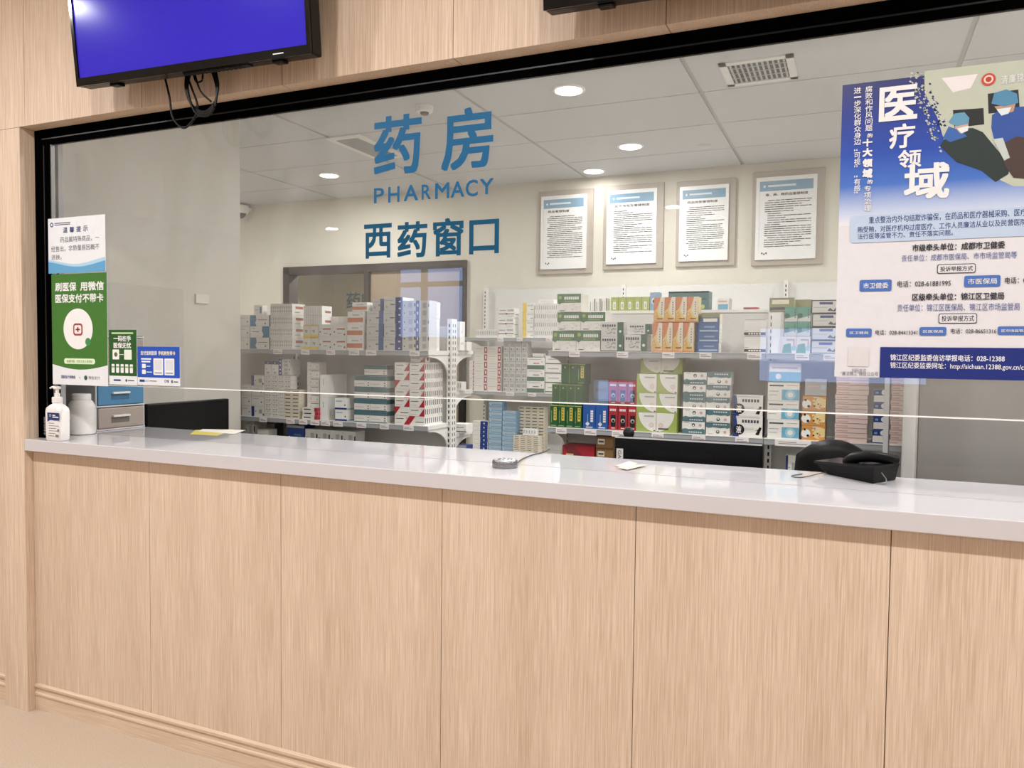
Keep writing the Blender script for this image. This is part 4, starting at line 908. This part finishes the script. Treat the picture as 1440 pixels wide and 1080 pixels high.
# --- left gondola, aisle side and rear shelves
stack('vial_box', 'orange and white carton on the rear shelf of the gondola end', ['vialorange'], (641, 480.5, 657), 4.0, 1.4255, 1, 1, .06)
stack('vial_box', 'tall white carton on the rear top shelf of the gondola', ['whiteblock'], (630, 452, 647), 3.93, 1.4255, 1, 1, .06)
stack('vial_box', 'small white spine carton on the middle rear shelf', ['spinewhite'], (636, 537, 649), 3.95, 1.1955, 4, 1, .06)
stack('vial_box', 'white carton with dark line on the lowest visible rear shelf', ['darkline'], (636, 596, 656), 3.95, .9555, 1, 1, .08)
stack('vial_box', 'blue carton below the lowest visible rear shelf', ['darknavy'], (640, 626, 656), 3.95, .6205, 1, 1, .08)
# --- back wall shelving
YW1 = 5.60
stack('syringe_box', 'thin white spine carton on the back wall top shelf', ['spinewhite'], (669, 463, 700), YW1, ZB1, 12, 1, .10)
stack('syringe_box', 'white carton with thin red stripe on the back wall shelf', ['redstripe'], (701, 433, 723), YW1, ZB1, 1, 3, .10)
stack('syringe_box', 'white carton with yellow end on the back wall shelf', ['yellowend'], (735, 426, 751), YW1, ZB1, 1, 4, .12)
stack('syringe_box', 'narrow white carton beside the yellow ends', ['spinewhite'], (751.5, 427, 784), YW1, ZB1, 11, 4, .10)
stack('syringe_box', 'flat white carton on top of the narrow white cartons', ['whiteblock'], (757, 421, 779), YW1+.01, ztop(768, 427, YW1), 1, 1, .10)
stack('ampoule_box', 'white carton with red square end, back wall middle shelf', ['redsq'], (667, 487, 705), YW1+.006, ZB2, 2, 6, .08)
stack('ampoule_box', 'white carton with red square, outer column at shelf end', ['redsq'], (660, 507, 667), YW1+.006, ZB2, 1, 4, .08, jit=.3)
stack('ampoule_box', 'clear grey vial carton on the back wall middle shelf', ['vial'], (708, 480, 742), YW1, ZB2, 4, 5, .08)
stack('ampoule_box', 'white carton with dark green band, back wall middle shelf', ['greenband'], (741.5, 503, 766), YW1-.005, ZB2, 1, 3, .09)
stack('ampoule_box', 'tiny white carton on top of the green banded cartons', ['darkline'], (749, 497, 764), YW1, ztop(756, 503, YW1-.005), 1, 1, .06)
stack('ampoule_box', 'white carton with thin dark line beside green banded cartons', ['darkline'], (767, 500, 791), YW1, ZB2, 1, 4, .09)
stack('patch_box', 'white carton with navy panel and white ring', ['navycircle'], (665, 592, 686), YW1-.008, .6305, 1, 7, .09)
stack('patch_box', 'pale blue carton in the taller left column', ['iceblue'], (687.5, 565, 706), YW1, .6305, 1, 9, .09, jit=.5)
stack('patch_box', 'pale blue carton in the shorter right column', ['iceblue'], (706.5, 578, 725), YW1, .6305, 1, 8, .09, jit=.5)
stack('bandage_box', 'cream carton with dark dash in the rear block', ['dash'], (729, 572, 766), YW1+.09, .6305, 4, 14, .08)
stack('bandage_box', 'cream carton with dark dash in the front block', ['dash'], (722, 613, 758), YW1-.005, .6305, 4, 9, .08)
stack('bandage_box', 'cream carton standing upright on the front cream block', ['spinewhite'], (735, 603, 754), YW1+.005, ztop(745, 613, YW1-.005), 5, 1, .05)
# --- right gondola, top shelf
stack('herbal_box', 'white carton with green banner, bottom pair', ['greenbanner'], (777, 465, 844.5), Y1, ZC1, 2, 1, .12)
stack('herbal_box', 'white carton with green banner, middle pair', ['greenbanner'], (783.5, 439, 851.5), Y1+.004, ztop(815, 465, Y1), 2, 1, .12)
stack('herbal_box', 'white carton with green banner, alone on top', ['greenbanner'], (783.5, 413, 817), Y1+.006, ztop(800, 439, Y1+.004), 1, 1, .12)
stack('herbal_box', 'grey carton with dark teal end, left column', ['tealside'], (845.5, 453, 877), Y1, ZC1+.003, 1, 2, .075, jit=.4)
stack('herbal_box', 'grey carton with dark teal end beside the pair', ['tealside'], (878, 470.5, 909.5), Y1-.004, ZC1+.003, 1, 1, .10)
stack('herbal_box', 'pale carton with teal end lying on top of another', ['tealside'], (884, 455.5, 916), Y1+.01, ztop(895, 470.5, Y1-.004), 1, 1, .10)
mb = MB(); mb.box(at(845.5, 490, Y1).x, at(911, 490, Y1).x, Y1-.005, Y1+.08, ZC1+.0002, ZC1+.0026, T['black']); tag(mb.build('shelf_mat', loc=(at(845.5, 490, Y1).x, Y1, ZC1)), 'thin black mat under the teal-ended cartons', 'mat')
stack('syrup_box', 'yellow carton with orange triangle, lower row', ['orangetri'], (917.5, 453.5, 976), Y1, ZC1, 4, 1, .08)
stack('syrup_box', 'yellow carton with orange triangle, upper row', ['orangetri'], (919.5, 417.5, 982), Y1+.003, ztop(948, 453.5, Y1), 4, 1, .08)
stack('syrup_box', 'blue carton with pale band in the blue column', ['bluestack', 'bluetop'], (979, 441, 1012), Y1+.02, ZC1, 1, 4, .08, alt=lambda c, r, k: r == 3)
stack('syrup_box', 'white carton with black bar near the shelf end', ['blackbar'], (1047, 449, 1078), Y1+.015, ZC1, 1, 2, .07)
# boxes on the rear top ledge
YL = 3.92
ZL = 1.6225
stack('herbal_packet', 'lime green carton with white label standing in a row', ['limelabel'], (859, 417.5, 913), YL, ZL, 5, 1, .06)
stack('herbal_packet', 'white striped carton left of the lime row', ['stripedblack'], (829, 420, 845), YL+.01, ZL, 2, 1, .06)
stack('herbal_packet', 'dark-sided white carton next to the lime row', ['stripedblack'], (846, 419, 854), YL+.01, ZL, 1, 1, .06)
stack('herbal_packet', 'blue carton with oval between lime and dark green cartons', ['blueoval'], (914, 411, 927), YL+.01, ZL, 1, 1, .06)
stack('herbal_packet', 'dark green carton rising behind the orange triangle row', ['darkgreen'], (940, 409.5, 997), YL+.02, ZL, 1, 1, .10)
stack('herbal_packet', 'white carton with blue panel on the rear ledge', ['bluepanel'], (1008, 419, 1026), YL, ZL, 1, 1, .09)
stack('herbal_packet', 'flat dark red carton lying on the rear ledge', ['redflat'], (1045, 432, 1066), YL, ZL, 1, 1, .08)
# --- right gondola, right bay
stack('syrup_box', 'plain white tall carton by the perforated upright', ['plain'], (1085, 439, 1103), Y1+.02, ZC1, 1, 1, .08)
stack('syrup_box', 'olive green carton lying on the plain tall carton', ['oliveband'], (1082, 418.5, 1117), Y1+.025, ztop(1094, 439, Y1+.02), 1, 1, .07)
stack('syrup_box', 'olive green carton half hidden behind teal cartons', ['oliveband'], (1118, 421, 1142), Y1+.10, ZC1, 1, 1, .07)
stack('syrup_box', 'pale carton with teal shape in the bottom pair', ['tealpale'], (1100, 473, 1140), Y1, ZC1, 2, 1, .07)
stack('syrup_box', 'teal carton with green circle, stacked pair', ['tealpair'], (1103.5, 432, 1140.5), Y1+.003, ztop(1120, 473, Y1), 2, 2, .06)
stack('syrup_box', 'grey carton with black frame and navy title, poster side', ['blackframe'], (1142, 421.5, 1180), Y1, ZC1, 1, 4, .09)
# --- right gondola, lower shelf
stack('oral_liquid_box', 'dark green carton with yellow label, front row', ['greengold'], (773.5, 570, 818.5), Y2, ZC2, 4, 1, .10)
stack('oral_liquid_box', 'plain dark green carton in the middle layer', ['greenback'], (776, 540.5, 819), Y2+.006, ztop(795, 570, Y2), 4, 1, .10)
stack('oral_liquid_box', 'dark green carton in the top layer', ['greenback', 'greengold'], (789, 511.5, 823), Y2+.01, ztop(805, 540.5, Y2+.006), 3, 1, .09, alt=lambda c, r, k: c == 2)
stack('oral_liquid_box', 'bright blue upright carton on the lower shelf', ['bluetall'], (820, 569, 855), Y2, ZC2, 2, 1, .09)
stack('oral_liquid_box', 'red upright carton in the front layer', ['redtall'], (856, 570, 896.5), Y2, ZC2, 3, 1, .08)
stack('oral_liquid_box', 'red upright carton in the layer above', ['redtall'], (856, 535, 896.5), Y2+.004, ztop(876, 570, Y2), 3, 1, .08)
stack('oral_liquid_box', 'tall pale blue carton between green and red cartons', ['iceblue'], (835, 534, 855.5), Y2+.10, ZC2, 1, 1, .07)
stack('granule_carton', 'lime carton with white leaf in the main block', ['limeleaf', 'limeleaf2'], (895.5, 526, 953), Y2-.004, ZC2, 2, 3, .095, alt=lambda c, r, k: (c, r) == (1, 0))
stack('granule_carton', 'lime carton with white leaf, set back on top', ['limeleaf', 'limeleaf2'], (900.5, 504, 960), Y2+.02, ztop(925, 526, Y2-.004), 2, 1, .07, alt=lambda c, r, k: c)
stack('granule_carton', 'white and teal cough carton in the left column', ['cough', 'cough2'], (961, 523.5, 993.5), Y2+.005, ZC2, 1, 5, .08, alt=lambda c, r, k: r == 2)
stack('granule_carton', 'white and teal cough carton in the right column', ['cough2', 'cough'], (994, 523.5, 1028), Y2+.005, ZC2, 1, 5, .08, alt=lambda c, r, k: 0)
stack('granule_carton', 'white carton with large black round character', ['liquid'], (1031, 556, 1073), Y2, ZC2, 1, 2, .085)
# --- right gondola, right bay, lower shelf
stack('tissue_carton', 'white carton with pale blue picture panel', ['bluewhite', 'skytop'], (1081, 511, 1126), Y2, ZC2, 1, 4, .10, alt=lambda c, r, k: r == 3)
stack('tissue_carton', 'orange patterned carton with white spot', ['orangedot'], (1128.5, 557, 1162), Y2, ZC2, 1, 3, .12)
stack('tissue_carton', 'grey carton on the orange patterned cartons', ['mauve'], (1132, 533, 1163), Y2+.005, ztop(1145, 557, Y2), 1, 1, .12)
stack('flat_carton', 'thin pink carton in the tall pink pile', ['pinkflat'], (1176, 528, 1222), Y2-.006, ZC2, 1, 14, .10)
stack('tissue_carton', 'white carton with navy top in the narrow column', ['navywhite'], (1229, 548, 1251), Y2+.01, ZC2, 1, 4, .10)
stack('flat_carton', 'thin pink carton in the pile beside the steel cabinet', ['pinkflat'], (1254, 528, 1285), Y2, ZC2, 1, 14, .10)
# --- below the right gondola's lower shelf
stack('bulk_carton', 'flat dark red carton low on the right gondola', ['redflat'], (790.5, 627, 836), Y2+.01, .6605, 1, 3, .12)
stack('bulk_carton', 'brown carton with pale label low on the right gondola', ['greenbox', 'brownbox'], (838, 613, 862.5), Y2+.01, .6605, 1, 6, .10, alt=lambda c, r, k: r > 3)
stack('bulk_carton', 'white and navy carton under the right bay', ['navyleft'], (1105, 641, 1135), Y2+.01, .6605, 2, 3, .09)

# ------------------------------------------------------------------ things behind and on the counter
desk = thing('work_desk', 'white staff desk below and behind the service counter', 'desk', (-1, 2.85, 0))
mb = MB(); mb.rbox(-3.12, .16, 2.56, 2.87, .70, .74, mat('d9d6d2', .3), .004); mb.build('desk_top', desk)
for x in (-3.1, -1.4, .13):
    mb = MB(); mb.box(x-.015, x+.015, 2.58, 2.85, 0, .70, mat('cfccc8', .4)); mb.build('leg', desk)
mblk, mdk = mat('0b0b0c', .4, spec=.25), mat('060607', .2)
t = thing('monitor', 'black flat monitor seen from behind at the counter middle', 'monitor', (-.53, 2.78, .74))
mb = MB(); mb.rbox(-.79, -.272, 2.752, 2.80, .80, 1.118, mblk, .006); mb.build('casing', t)
mb = MB(); mb.box(-.788, -.274, 2.749, 2.753, 1.1135, 1.1185, mat('d8d8da', .3)); mb.build('top_edge', t)
mb = MB(); mb.rect(-.775, -.287, .82, 1.105, 2.8005, mdk); mb.build('screen', t)
mb = MB()
for k in range(40): mb.box(-.665+.0057*k, -.662+.0057*k, 2.7508, 2.752, 1.055, 1.075, mat('020203', .7))
mb.build('vent_grille', t)
mb = MB(); mb.rect(-.782, -.757, .985, 1.075, 2.7512, mat('ecebe8', .5))
vs, fs = text_geo('GAOGE'); mb.add([(-.776+.012*(v), 2.7508, 1.068-.075*u) for u, v in vs], fs, mat('202124', .5)); lb = mb.build('sticker', t); lb['label'] = 'white sticker with vertical lettering'
mb = MB(); mb.rbox(-.56, -.50, 2.765, 2.80, .76, .95, mblk, .006); mb.rbox(-.64, -.42, 2.70, 2.88, .7405, .752, mblk, .004); mb.build('stand', t)
c0 = at(884, 613, 2.775)
tag(MB().lathe([(.018, -.006), (.021, .004), (.019, .016), (.009, .026)], (c0.x, 2.775, 1.1255), mat('0a0a0b', .4)).build('webcam', loc=(c0.x, 2.775, 1.119)), 'small black rounded camera on top of the middle monitor', 'webcam')
t = thing('monitor', 'black monitor screen facing sideways beside the side wall', 'monitor', (-2.93, 2.8, .74))
mb = MB(); mb.rbox(-2.94, -2.905, 2.555, 3.055, .87, 1.168, mblk, .005); mb.build('casing', t)
mb = MB(); mb.quad([(-2.9045, 2.565, .885), (-2.9045, 3.045, .885), (-2.9045, 3.045, 1.158), (-2.9045, 2.565, 1.158)], mat('050506', .25)); mb.build('screen', t)
mb = MB(); mb.rbox(-2.95, -2.925, 2.70, 2.78, .75, 1.0, mblk, .004); mb.rbox(-3.04, -2.86, 2.63, 2.85, .7405, .752, mblk, .004); mb.build('stand', t)
# drawer organiser against the side wall, fronts facing the staff side
t = thing('drawer_organizer', 'four-drawer desktop organizer in blue and taupe under the notices', 'organizer', (-3.02, 2.415, ZT))
shell, tau, blu = mat('c9c9ca', .35), mat('a2968d', .4), mat('4f80a3', .4)
x1, y0, y1 = -2.9, 2.292, 2.538; hh = .099
mb = MB(); mb.rbox(x1-.24, x1-.006, y0, y0+.006, ZT+.0003, ZT+4*hh+.012, shell, .002); mb.rbox(x1-.24, x1-.006, y1-.006, y1, ZT+.0003, ZT+4*hh+.012, shell, .002)
mb.rbox(x1-.246, x1-.24, y0, y1, ZT+.0003, ZT+4*hh+.012, shell, .002)
for k in range(5): mb.rbox(x1-.24, x1-.003, y0, y1, ZT+.0003+k*hh, ZT+.007+k*hh, shell, .002)
mb.build('shell', t)
for k in range(4):
    z0 = ZT+.009+k*hh; m = (tau, blu, tau, tau)[k]
    mb = MB(); mb.rbox(x1-.22, x1, y0+.008, y1-.008, z0, z0+hh-.012, m, .004); d = mb.build('drawer', t)
    if k == 1: d['label'] = 'blue drawer'
    mb = MB(); mb.rbox(x1-.004, x1+.012, 2.365, 2.450, z0+.047, z0+.056, mat('dcdad7', .35), .002); mb.rbox(x1-.002, x1+.0008, 2.362, 2.453, z0+.022, z0+.047, mat('6c6660', .5) if k != 1 else mat('3c6684', .5), .0005); mb.build('handle', d)
# hand sanitiser pump bottle
by = 2.011; bx = at(81, 585, by).x
t = thing('pump_bottle', 'white hand sanitizer pump bottle at the counter corner', 'bottle', (bx, by, ZT))
pw = mat('e6e4e2', .3)
def GROW(mb):
    mb.v = [(bx+(v[0]-bx)*1.26, by+(v[1]-by)*1.26, ZT+(v[2]-ZT)*1.19) for v in mb.v]; return mb

def squircle(w, d, z, n=28, p=4):
    return [(bx+w/2*math.copysign(abs(math.cos(a))**(2/p), math.cos(a)), by+d/2*math.copysign(abs(math.sin(a))**(2/p), math.sin(a)), z) for a in [2*math.pi*k/n for k in range(n)]]
mb = MB(); rings = [squircle(.064, .034, ZT+.0005), squircle(.070, .038, ZT+.004), squircle(.072, .040, ZT+.03), squircle(.072, .040, ZT+.094), squircle(.066, .038, ZT+.104), squircle(.044, .03, ZT+.113, p=3), squircle(.028, .026, ZT+.117, p=2), squircle(.026, .026, ZT+.124, p=2)]
n = 28; vs = [v for r in rings for v in r]; fs = [(k*n+i, k*n+(i+1) % n, (k+1)*n+(i+1) % n, (k+1)*n+i) for k in range(len(rings)-1) for i in range(n)]
mb.add(vs, fs, pw, True); mb.add(rings[0], [tuple(range(n-1, -1, -1))], pw); mb.add(rings[-1], [tuple(range(n))], pw); GROW(mb).build('body', t)
mb = MB(); mb.lathe([(.0145, .121), (.0145, .137), (.0125, .139)], (bx, by, ZT), pw); GROW(mb).build('collar', t)
mb = MB(); mb.lathe([(.008, .138), (.008, .150), (.0045, .151), (.0045, .166)], (bx, by, ZT), pw, 16); mb.rbox(bx-.010, bx+.008, by-.008, by+.008, ZT+.163, ZT+.172, pw, .003); mb.tube(spline([(bx-.004, by, ZT+.168), (bx-.016, by-.002, ZT+.170), (bx-.026, by-.003, ZT+.166)]), .0032, pw); GROW(mb).build('pump', t)
ly = by-.0205; mb = MB(); inkb = mat('23356e', .4); inkg = mat('6e6f78', .5)
mb.rect(bx-.017, bx+.035, ZT+.067, ZT+.090, ly, inkb); mb.poly([(bx-.017, ZT+.067), (bx-.017, ZT+.061), (bx-.005, ZT+.0665), (bx+.012, ZT+.0655), (bx+.035, ZT+.067)], ly, inkb)
mb.ring(bx-.004, ZT+.081, .003, .0042, ly-.0003, pw); mb.rect(bx+.006, bx+.018, ZT+.080, ZT+.0835, ly-.0003, pw); mb.rect(bx+.006, bx+.032, ZT+.0745, ZT+.078, ly-.0003, pw)
for k, (a, b) in enumerate(((-.012, .012), (-.012, .034), (-.012, .020), (-.012, .026), (-.012, .016), (-.012, .012))): mb.rect(bx+a, bx+b, ZT+.056-.008*k, ZT+.0575-.008*k, ly, inkg)
mb.rect(bx+.017, bx+.031, ZT+.014, ZT+.021, ly, inkg); mb.rect(bx+.026, bx+.033, ZT+.031, ZT+.039, ly, inkg)
for k in range(14): mb.rect(bx-.034, bx-.027, ZT+.018+.0042*k, ZT+.0188+.0042*k, ly+.001, mat('cfccca', .5))
GROW(mb).build('printed_label', t)
# white jar
jy = 2.20; jx = at(115, 600, jy).x
t = thing('white_jar', 'plain white plastic jar between the pump bottle and the organizer', 'jar', (jx, jy, ZT))
mb = MB(); mb.lathe([(.045, .0005), (.051, .004), (.0515, .10), (.050, .118), (.041, .134), (.034, .140)], (jx, jy, ZT), mat('d9d6d2', .35), 36); mb.build('body', t)
mb = MB(); mb.lathe([(.0345, .140), (.0355, .142), (.0355, .162), (.033, .165)], (jx, jy, ZT), mat('e0deda', .35), 36); mb.build('lid', t)
# papers, puck microphone, scraps
def sheet(name, pts, m, label, cat='paper', z=.0006):
    loc = (sum(p.x for p in pts)/len(pts), sum(p.y for p in pts)/len(pts), ZT)
    mb = MB(); mb.prism([(p.x, p.y) for p in pts], 'z', ZT+z, ZT+z+.0006, m); return tag(mb.build(name, loc=loc), label, cat)
sheet('paper_sheet', [atz(267, 611, ZT), atz(275, 605, ZT), atz(330, 604, ZT), atz(305, 613, ZT)], mat('d9c55a', .6), 'yellow paper slip lying on the counter before the side monitor')
sheet('paper_sheet', [atz(278, 607, ZT), atz(285, 604, ZT), atz(345, 605.5, ZT), atz(330, 611, ZT)], mat('e9e4da', .6), 'white paper sheet lying over the yellow slip', z=.0016)
t = thing('puck_microphone', 'round silver intercom puck on the counter front slab', 'intercom', (-.94, 2.10, ZT))
pc = atz(710, 657, ZT); pr = .041*.95
mb = MB(); mb.lathe([(pr-.001, .0006), (pr, .003), (pr, .020), (pr-.002, .023), (pr-.006, .0235)], (pc.x, pc.y, ZT), mat('8d8d90', .3, .85), 40); mb.build('body', t)
mb = MB(); mb.lathe([(pr-.006, .0234), (pr-.008, .0245), (.004, .025)], (pc.x, pc.y, ZT), mat('c9c9cc', .35, .6), 40)
for k in range(9): a = 2*math.pi*k/9; mb.lathe([(.004, .0248), (.003, .0258)], (pc.x+.021*math.cos(a), pc.y+.021*math.sin(a), ZT), mat('55565a', .4), 10)
mb.build('grille', t)
mb = MB(); mb.tube(spline([(pc.x+.03, pc.y+.02, ZT+.008), tuple(atz(733, 648, ZT)+Vector((0, 0, .004))), tuple(atz(748, 641, ZT)+Vector((0, 0, .003))), tuple(atz(764, 637, ZT)+Vector((0, 0, .003))), tuple(atz(773, 632.5, ZT)+Vector((0, 0, .003)))]), .0022, mat('4c4d52', .4)); mb.build('cable', t)
t = thing('paper_scrap', 'crumpled pale paper scraps on the counter before the middle monitor', 'paper', atz(885, 657, ZT))
for k, q in enumerate((((863, 656), (885, 650), (897, 652), (886, 660)), ((868, 660), (892, 655), (912, 656), (882, 662)))):
    mb = MB(); P = [atz(x, y, ZT)+Vector((0, 0, .0012+.002*k+.003*((i+k) % 2))) for i, (x, y) in enumerate(q)]; mb.quad(P, mat('d2c3b2' if k else 'cfb6a8', .7)); mb.quad([p+Vector((0, 0, -.0008)) for p in P][::-1], mat('e8dccb', .7)); mb.build('scrap', t)
# desk telephone seen from the back
t = thing('desk_phone', 'black desk telephone with a thin cord on the counter right end', 'telephone', atz(1215, 674, ZT))
pb = mat('070708', .45, spec=.22)
A0, A1, A2 = atz(1228, 681, ZT), atz(1146, 664, ZT), atz(1262, 675, ZT)
ux = (A2-A0).normalized(); uy = (A1-A0).normalized(); L1, L2 = .125, .205
def PP(u, v, z): q = A0+ux*u*L1*1.05+uy*v*L2; return (q.x, q.y, ZT+z)
mb = MB()
def hexa(mb, b, tp, m): mb.add([*b, *tp], [(3, 2, 1, 0), (4, 5, 6, 7), (0, 1, 5, 4), (1, 2, 6, 5), (2, 3, 7, 6), (3, 0, 4, 7)], m)
hexa(mb, [PP(.04, .02, .0006), PP(.96, .02, .0006), PP(.96, .84, .0006), PP(.04, .84, .0006)], [PP(0, 0, .043), PP(1.06, 0, .043), PP(1.06, 1.12, .028), PP(0, 1.12, .028)], pb); mb.build('base', t)
mb = MB(); hexa(mb, [PP(0, -.01, .043), PP(1.07, -.01, .043), PP(1.07, 1.14, .028), PP(0, 1.14, .028)], [PP(.01, 0, .049), PP(1.06, 0, .049), PP(1.06, 1.12, .034), PP(.01, 1.12, .034)], mat('1b1b1d', .25)); mb.build('top_plate', t)
mb = MB()
hpts = [PP(.30, .62, .038), PP(.34, .5, .056), PP(.5, .3, .064), PP(.72, .12, .062), PP(.98, .02, .056)]
mb.tube(spline(hpts), .016, pb, 12); mb.build('handset', t)
mb = MB()
for i in range(4):
    for j in range(3): q = PP(.62+.11*j, .45+.12*i, .045-.004*i); mb.box(q[0]-.005, q[0]+.005, q[1]-.005, q[1]+.005, q[2]-.002, q[2]+.003, mat('5a5a5e', .4))
mb.build('keypad', t)
mb = MB(); mb.tube(spline([PP(.1, .9, .006), tuple(atz(1128, 672, ZT)+Vector((0, 0, .002))), tuple(atz(1113, 670, ZT)+Vector((0, 0, .002))), tuple(atz(1128, 667.5, ZT)+Vector((0, 0, .002)))]), .0016, mat('6a6a6c', .4)); mb.tube(spline([PP(.25, -.03, .03), PP(.33, -.08, .012), PP(.2, -.1, .003), PP(.05, -.03, .003)]), .0016, mat('8a8a8c', .4)); mb.build('cord', t)
# office chair behind the counter
t = thing('office_chair', 'black padded office chair back rising behind the phone', 'chair', (-.04, 3.0, 0))
lea = mat('121112', .42, spec=.35, bump=.15, scale=90)
cx, cy = -.006, 2.985
mb = MB(); vs = []; nu, nv = 20, 14
for s_ in (0, 1):
    for j in range(nv+1):
        v = j/nv
        for i in range(nu+1):
            u = 2*i/nu-1
            zz = .58+.545*v-.10*(max(0, u+.1)**1.8)*v-.10*(max(0, -u-.2)**2)*v
            hw = .178*(1-.14*(v**3))
            x = cx+u*hw-.02*v; y = cy+.05*u*u+.05*math.cos(v*2.2)+(.055*(1-abs(u)**4)*(1-abs(2*v-1)**4)+.02 if s_ else -.02-.03*(1-abs(u)**4)*(1-abs(2*v-1)**4))
            vs.append((x, y, zz))
W1 = nu+1; N1 = W1*(nv+1); fs = []
for j in range(nv):
    for i in range(nu):
        a = j*W1+i; fs.append((a, a+1, a+W1+1, a+W1)); b = N1+a; fs.append((b, b+W1, b+W1+1, b+1))
for i in range(nu): fs += [(i, N1+i, N1+i+1, i+1), (nv*W1+i, nv*W1+i+1, N1+nv*W1+i+1, N1+nv*W1+i)]
for j in range(nv): fs += [(j*W1, (j+1)*W1, N1+(j+1)*W1, N1+j*W1), (j*W1+nu, N1+j*W1+nu, N1+(j+1)*W1+nu, (j+1)*W1+nu)]
mb.add(vs, fs, lea, True); mb.build('backrest', t)
mb = MB(); mb.rbox(cx-.17, cx+.12, 2.96, 3.36, .42, .50, lea, .03, 3); mb.build('seat', t)
mb = MB(); mb.tube([(cx-.02, 3.17, .42), (cx-.02, 3.17, .08)], .025, mat('2a2a2c', .3, .6)); mb.build('gas_column', t)
for k in range(5):
    a = 2*math.pi*k/5+.3; e = (cx-.02+.14*math.cos(a), 3.17+.14*math.sin(a), .06)
    mb = MB(); mb.tube([(cx-.02, 3.17, .09), e], .014, mat('1b1b1c', .4)); lg = mb.build('leg', t)
    mb = MB(); mb.lathe([(.018, -.059), (.024, -.035), (.018, -.012)], e, mat('101011', .5), 14); mb.build('caster', lg)
# slim pole in front of the right shelving
p0 = at(1248, 600, 3.40)
t = thing('display_pole', 'slim pale metal pole standing by the steel cabinet', 'pole', (p0.x, 3.50, 0))
mb = MB(); mb.box(p0.x-.011, p0.x+.007, 3.49, 3.508, .012, 1.50, mat('d5d5d3', .35)); mb.box(p0.x+.007, p0.x+.012, 3.49, 3.508, .012, 1.50, mat('6e6f70', .4)); mb.build('post', t)
mb = MB(); mb.lathe([(.04, .0005), (.04, .008), (.02, .013)], (p0.x, 3.50, 0), mat('8a8a8a', .4)); mb.build('base', t)
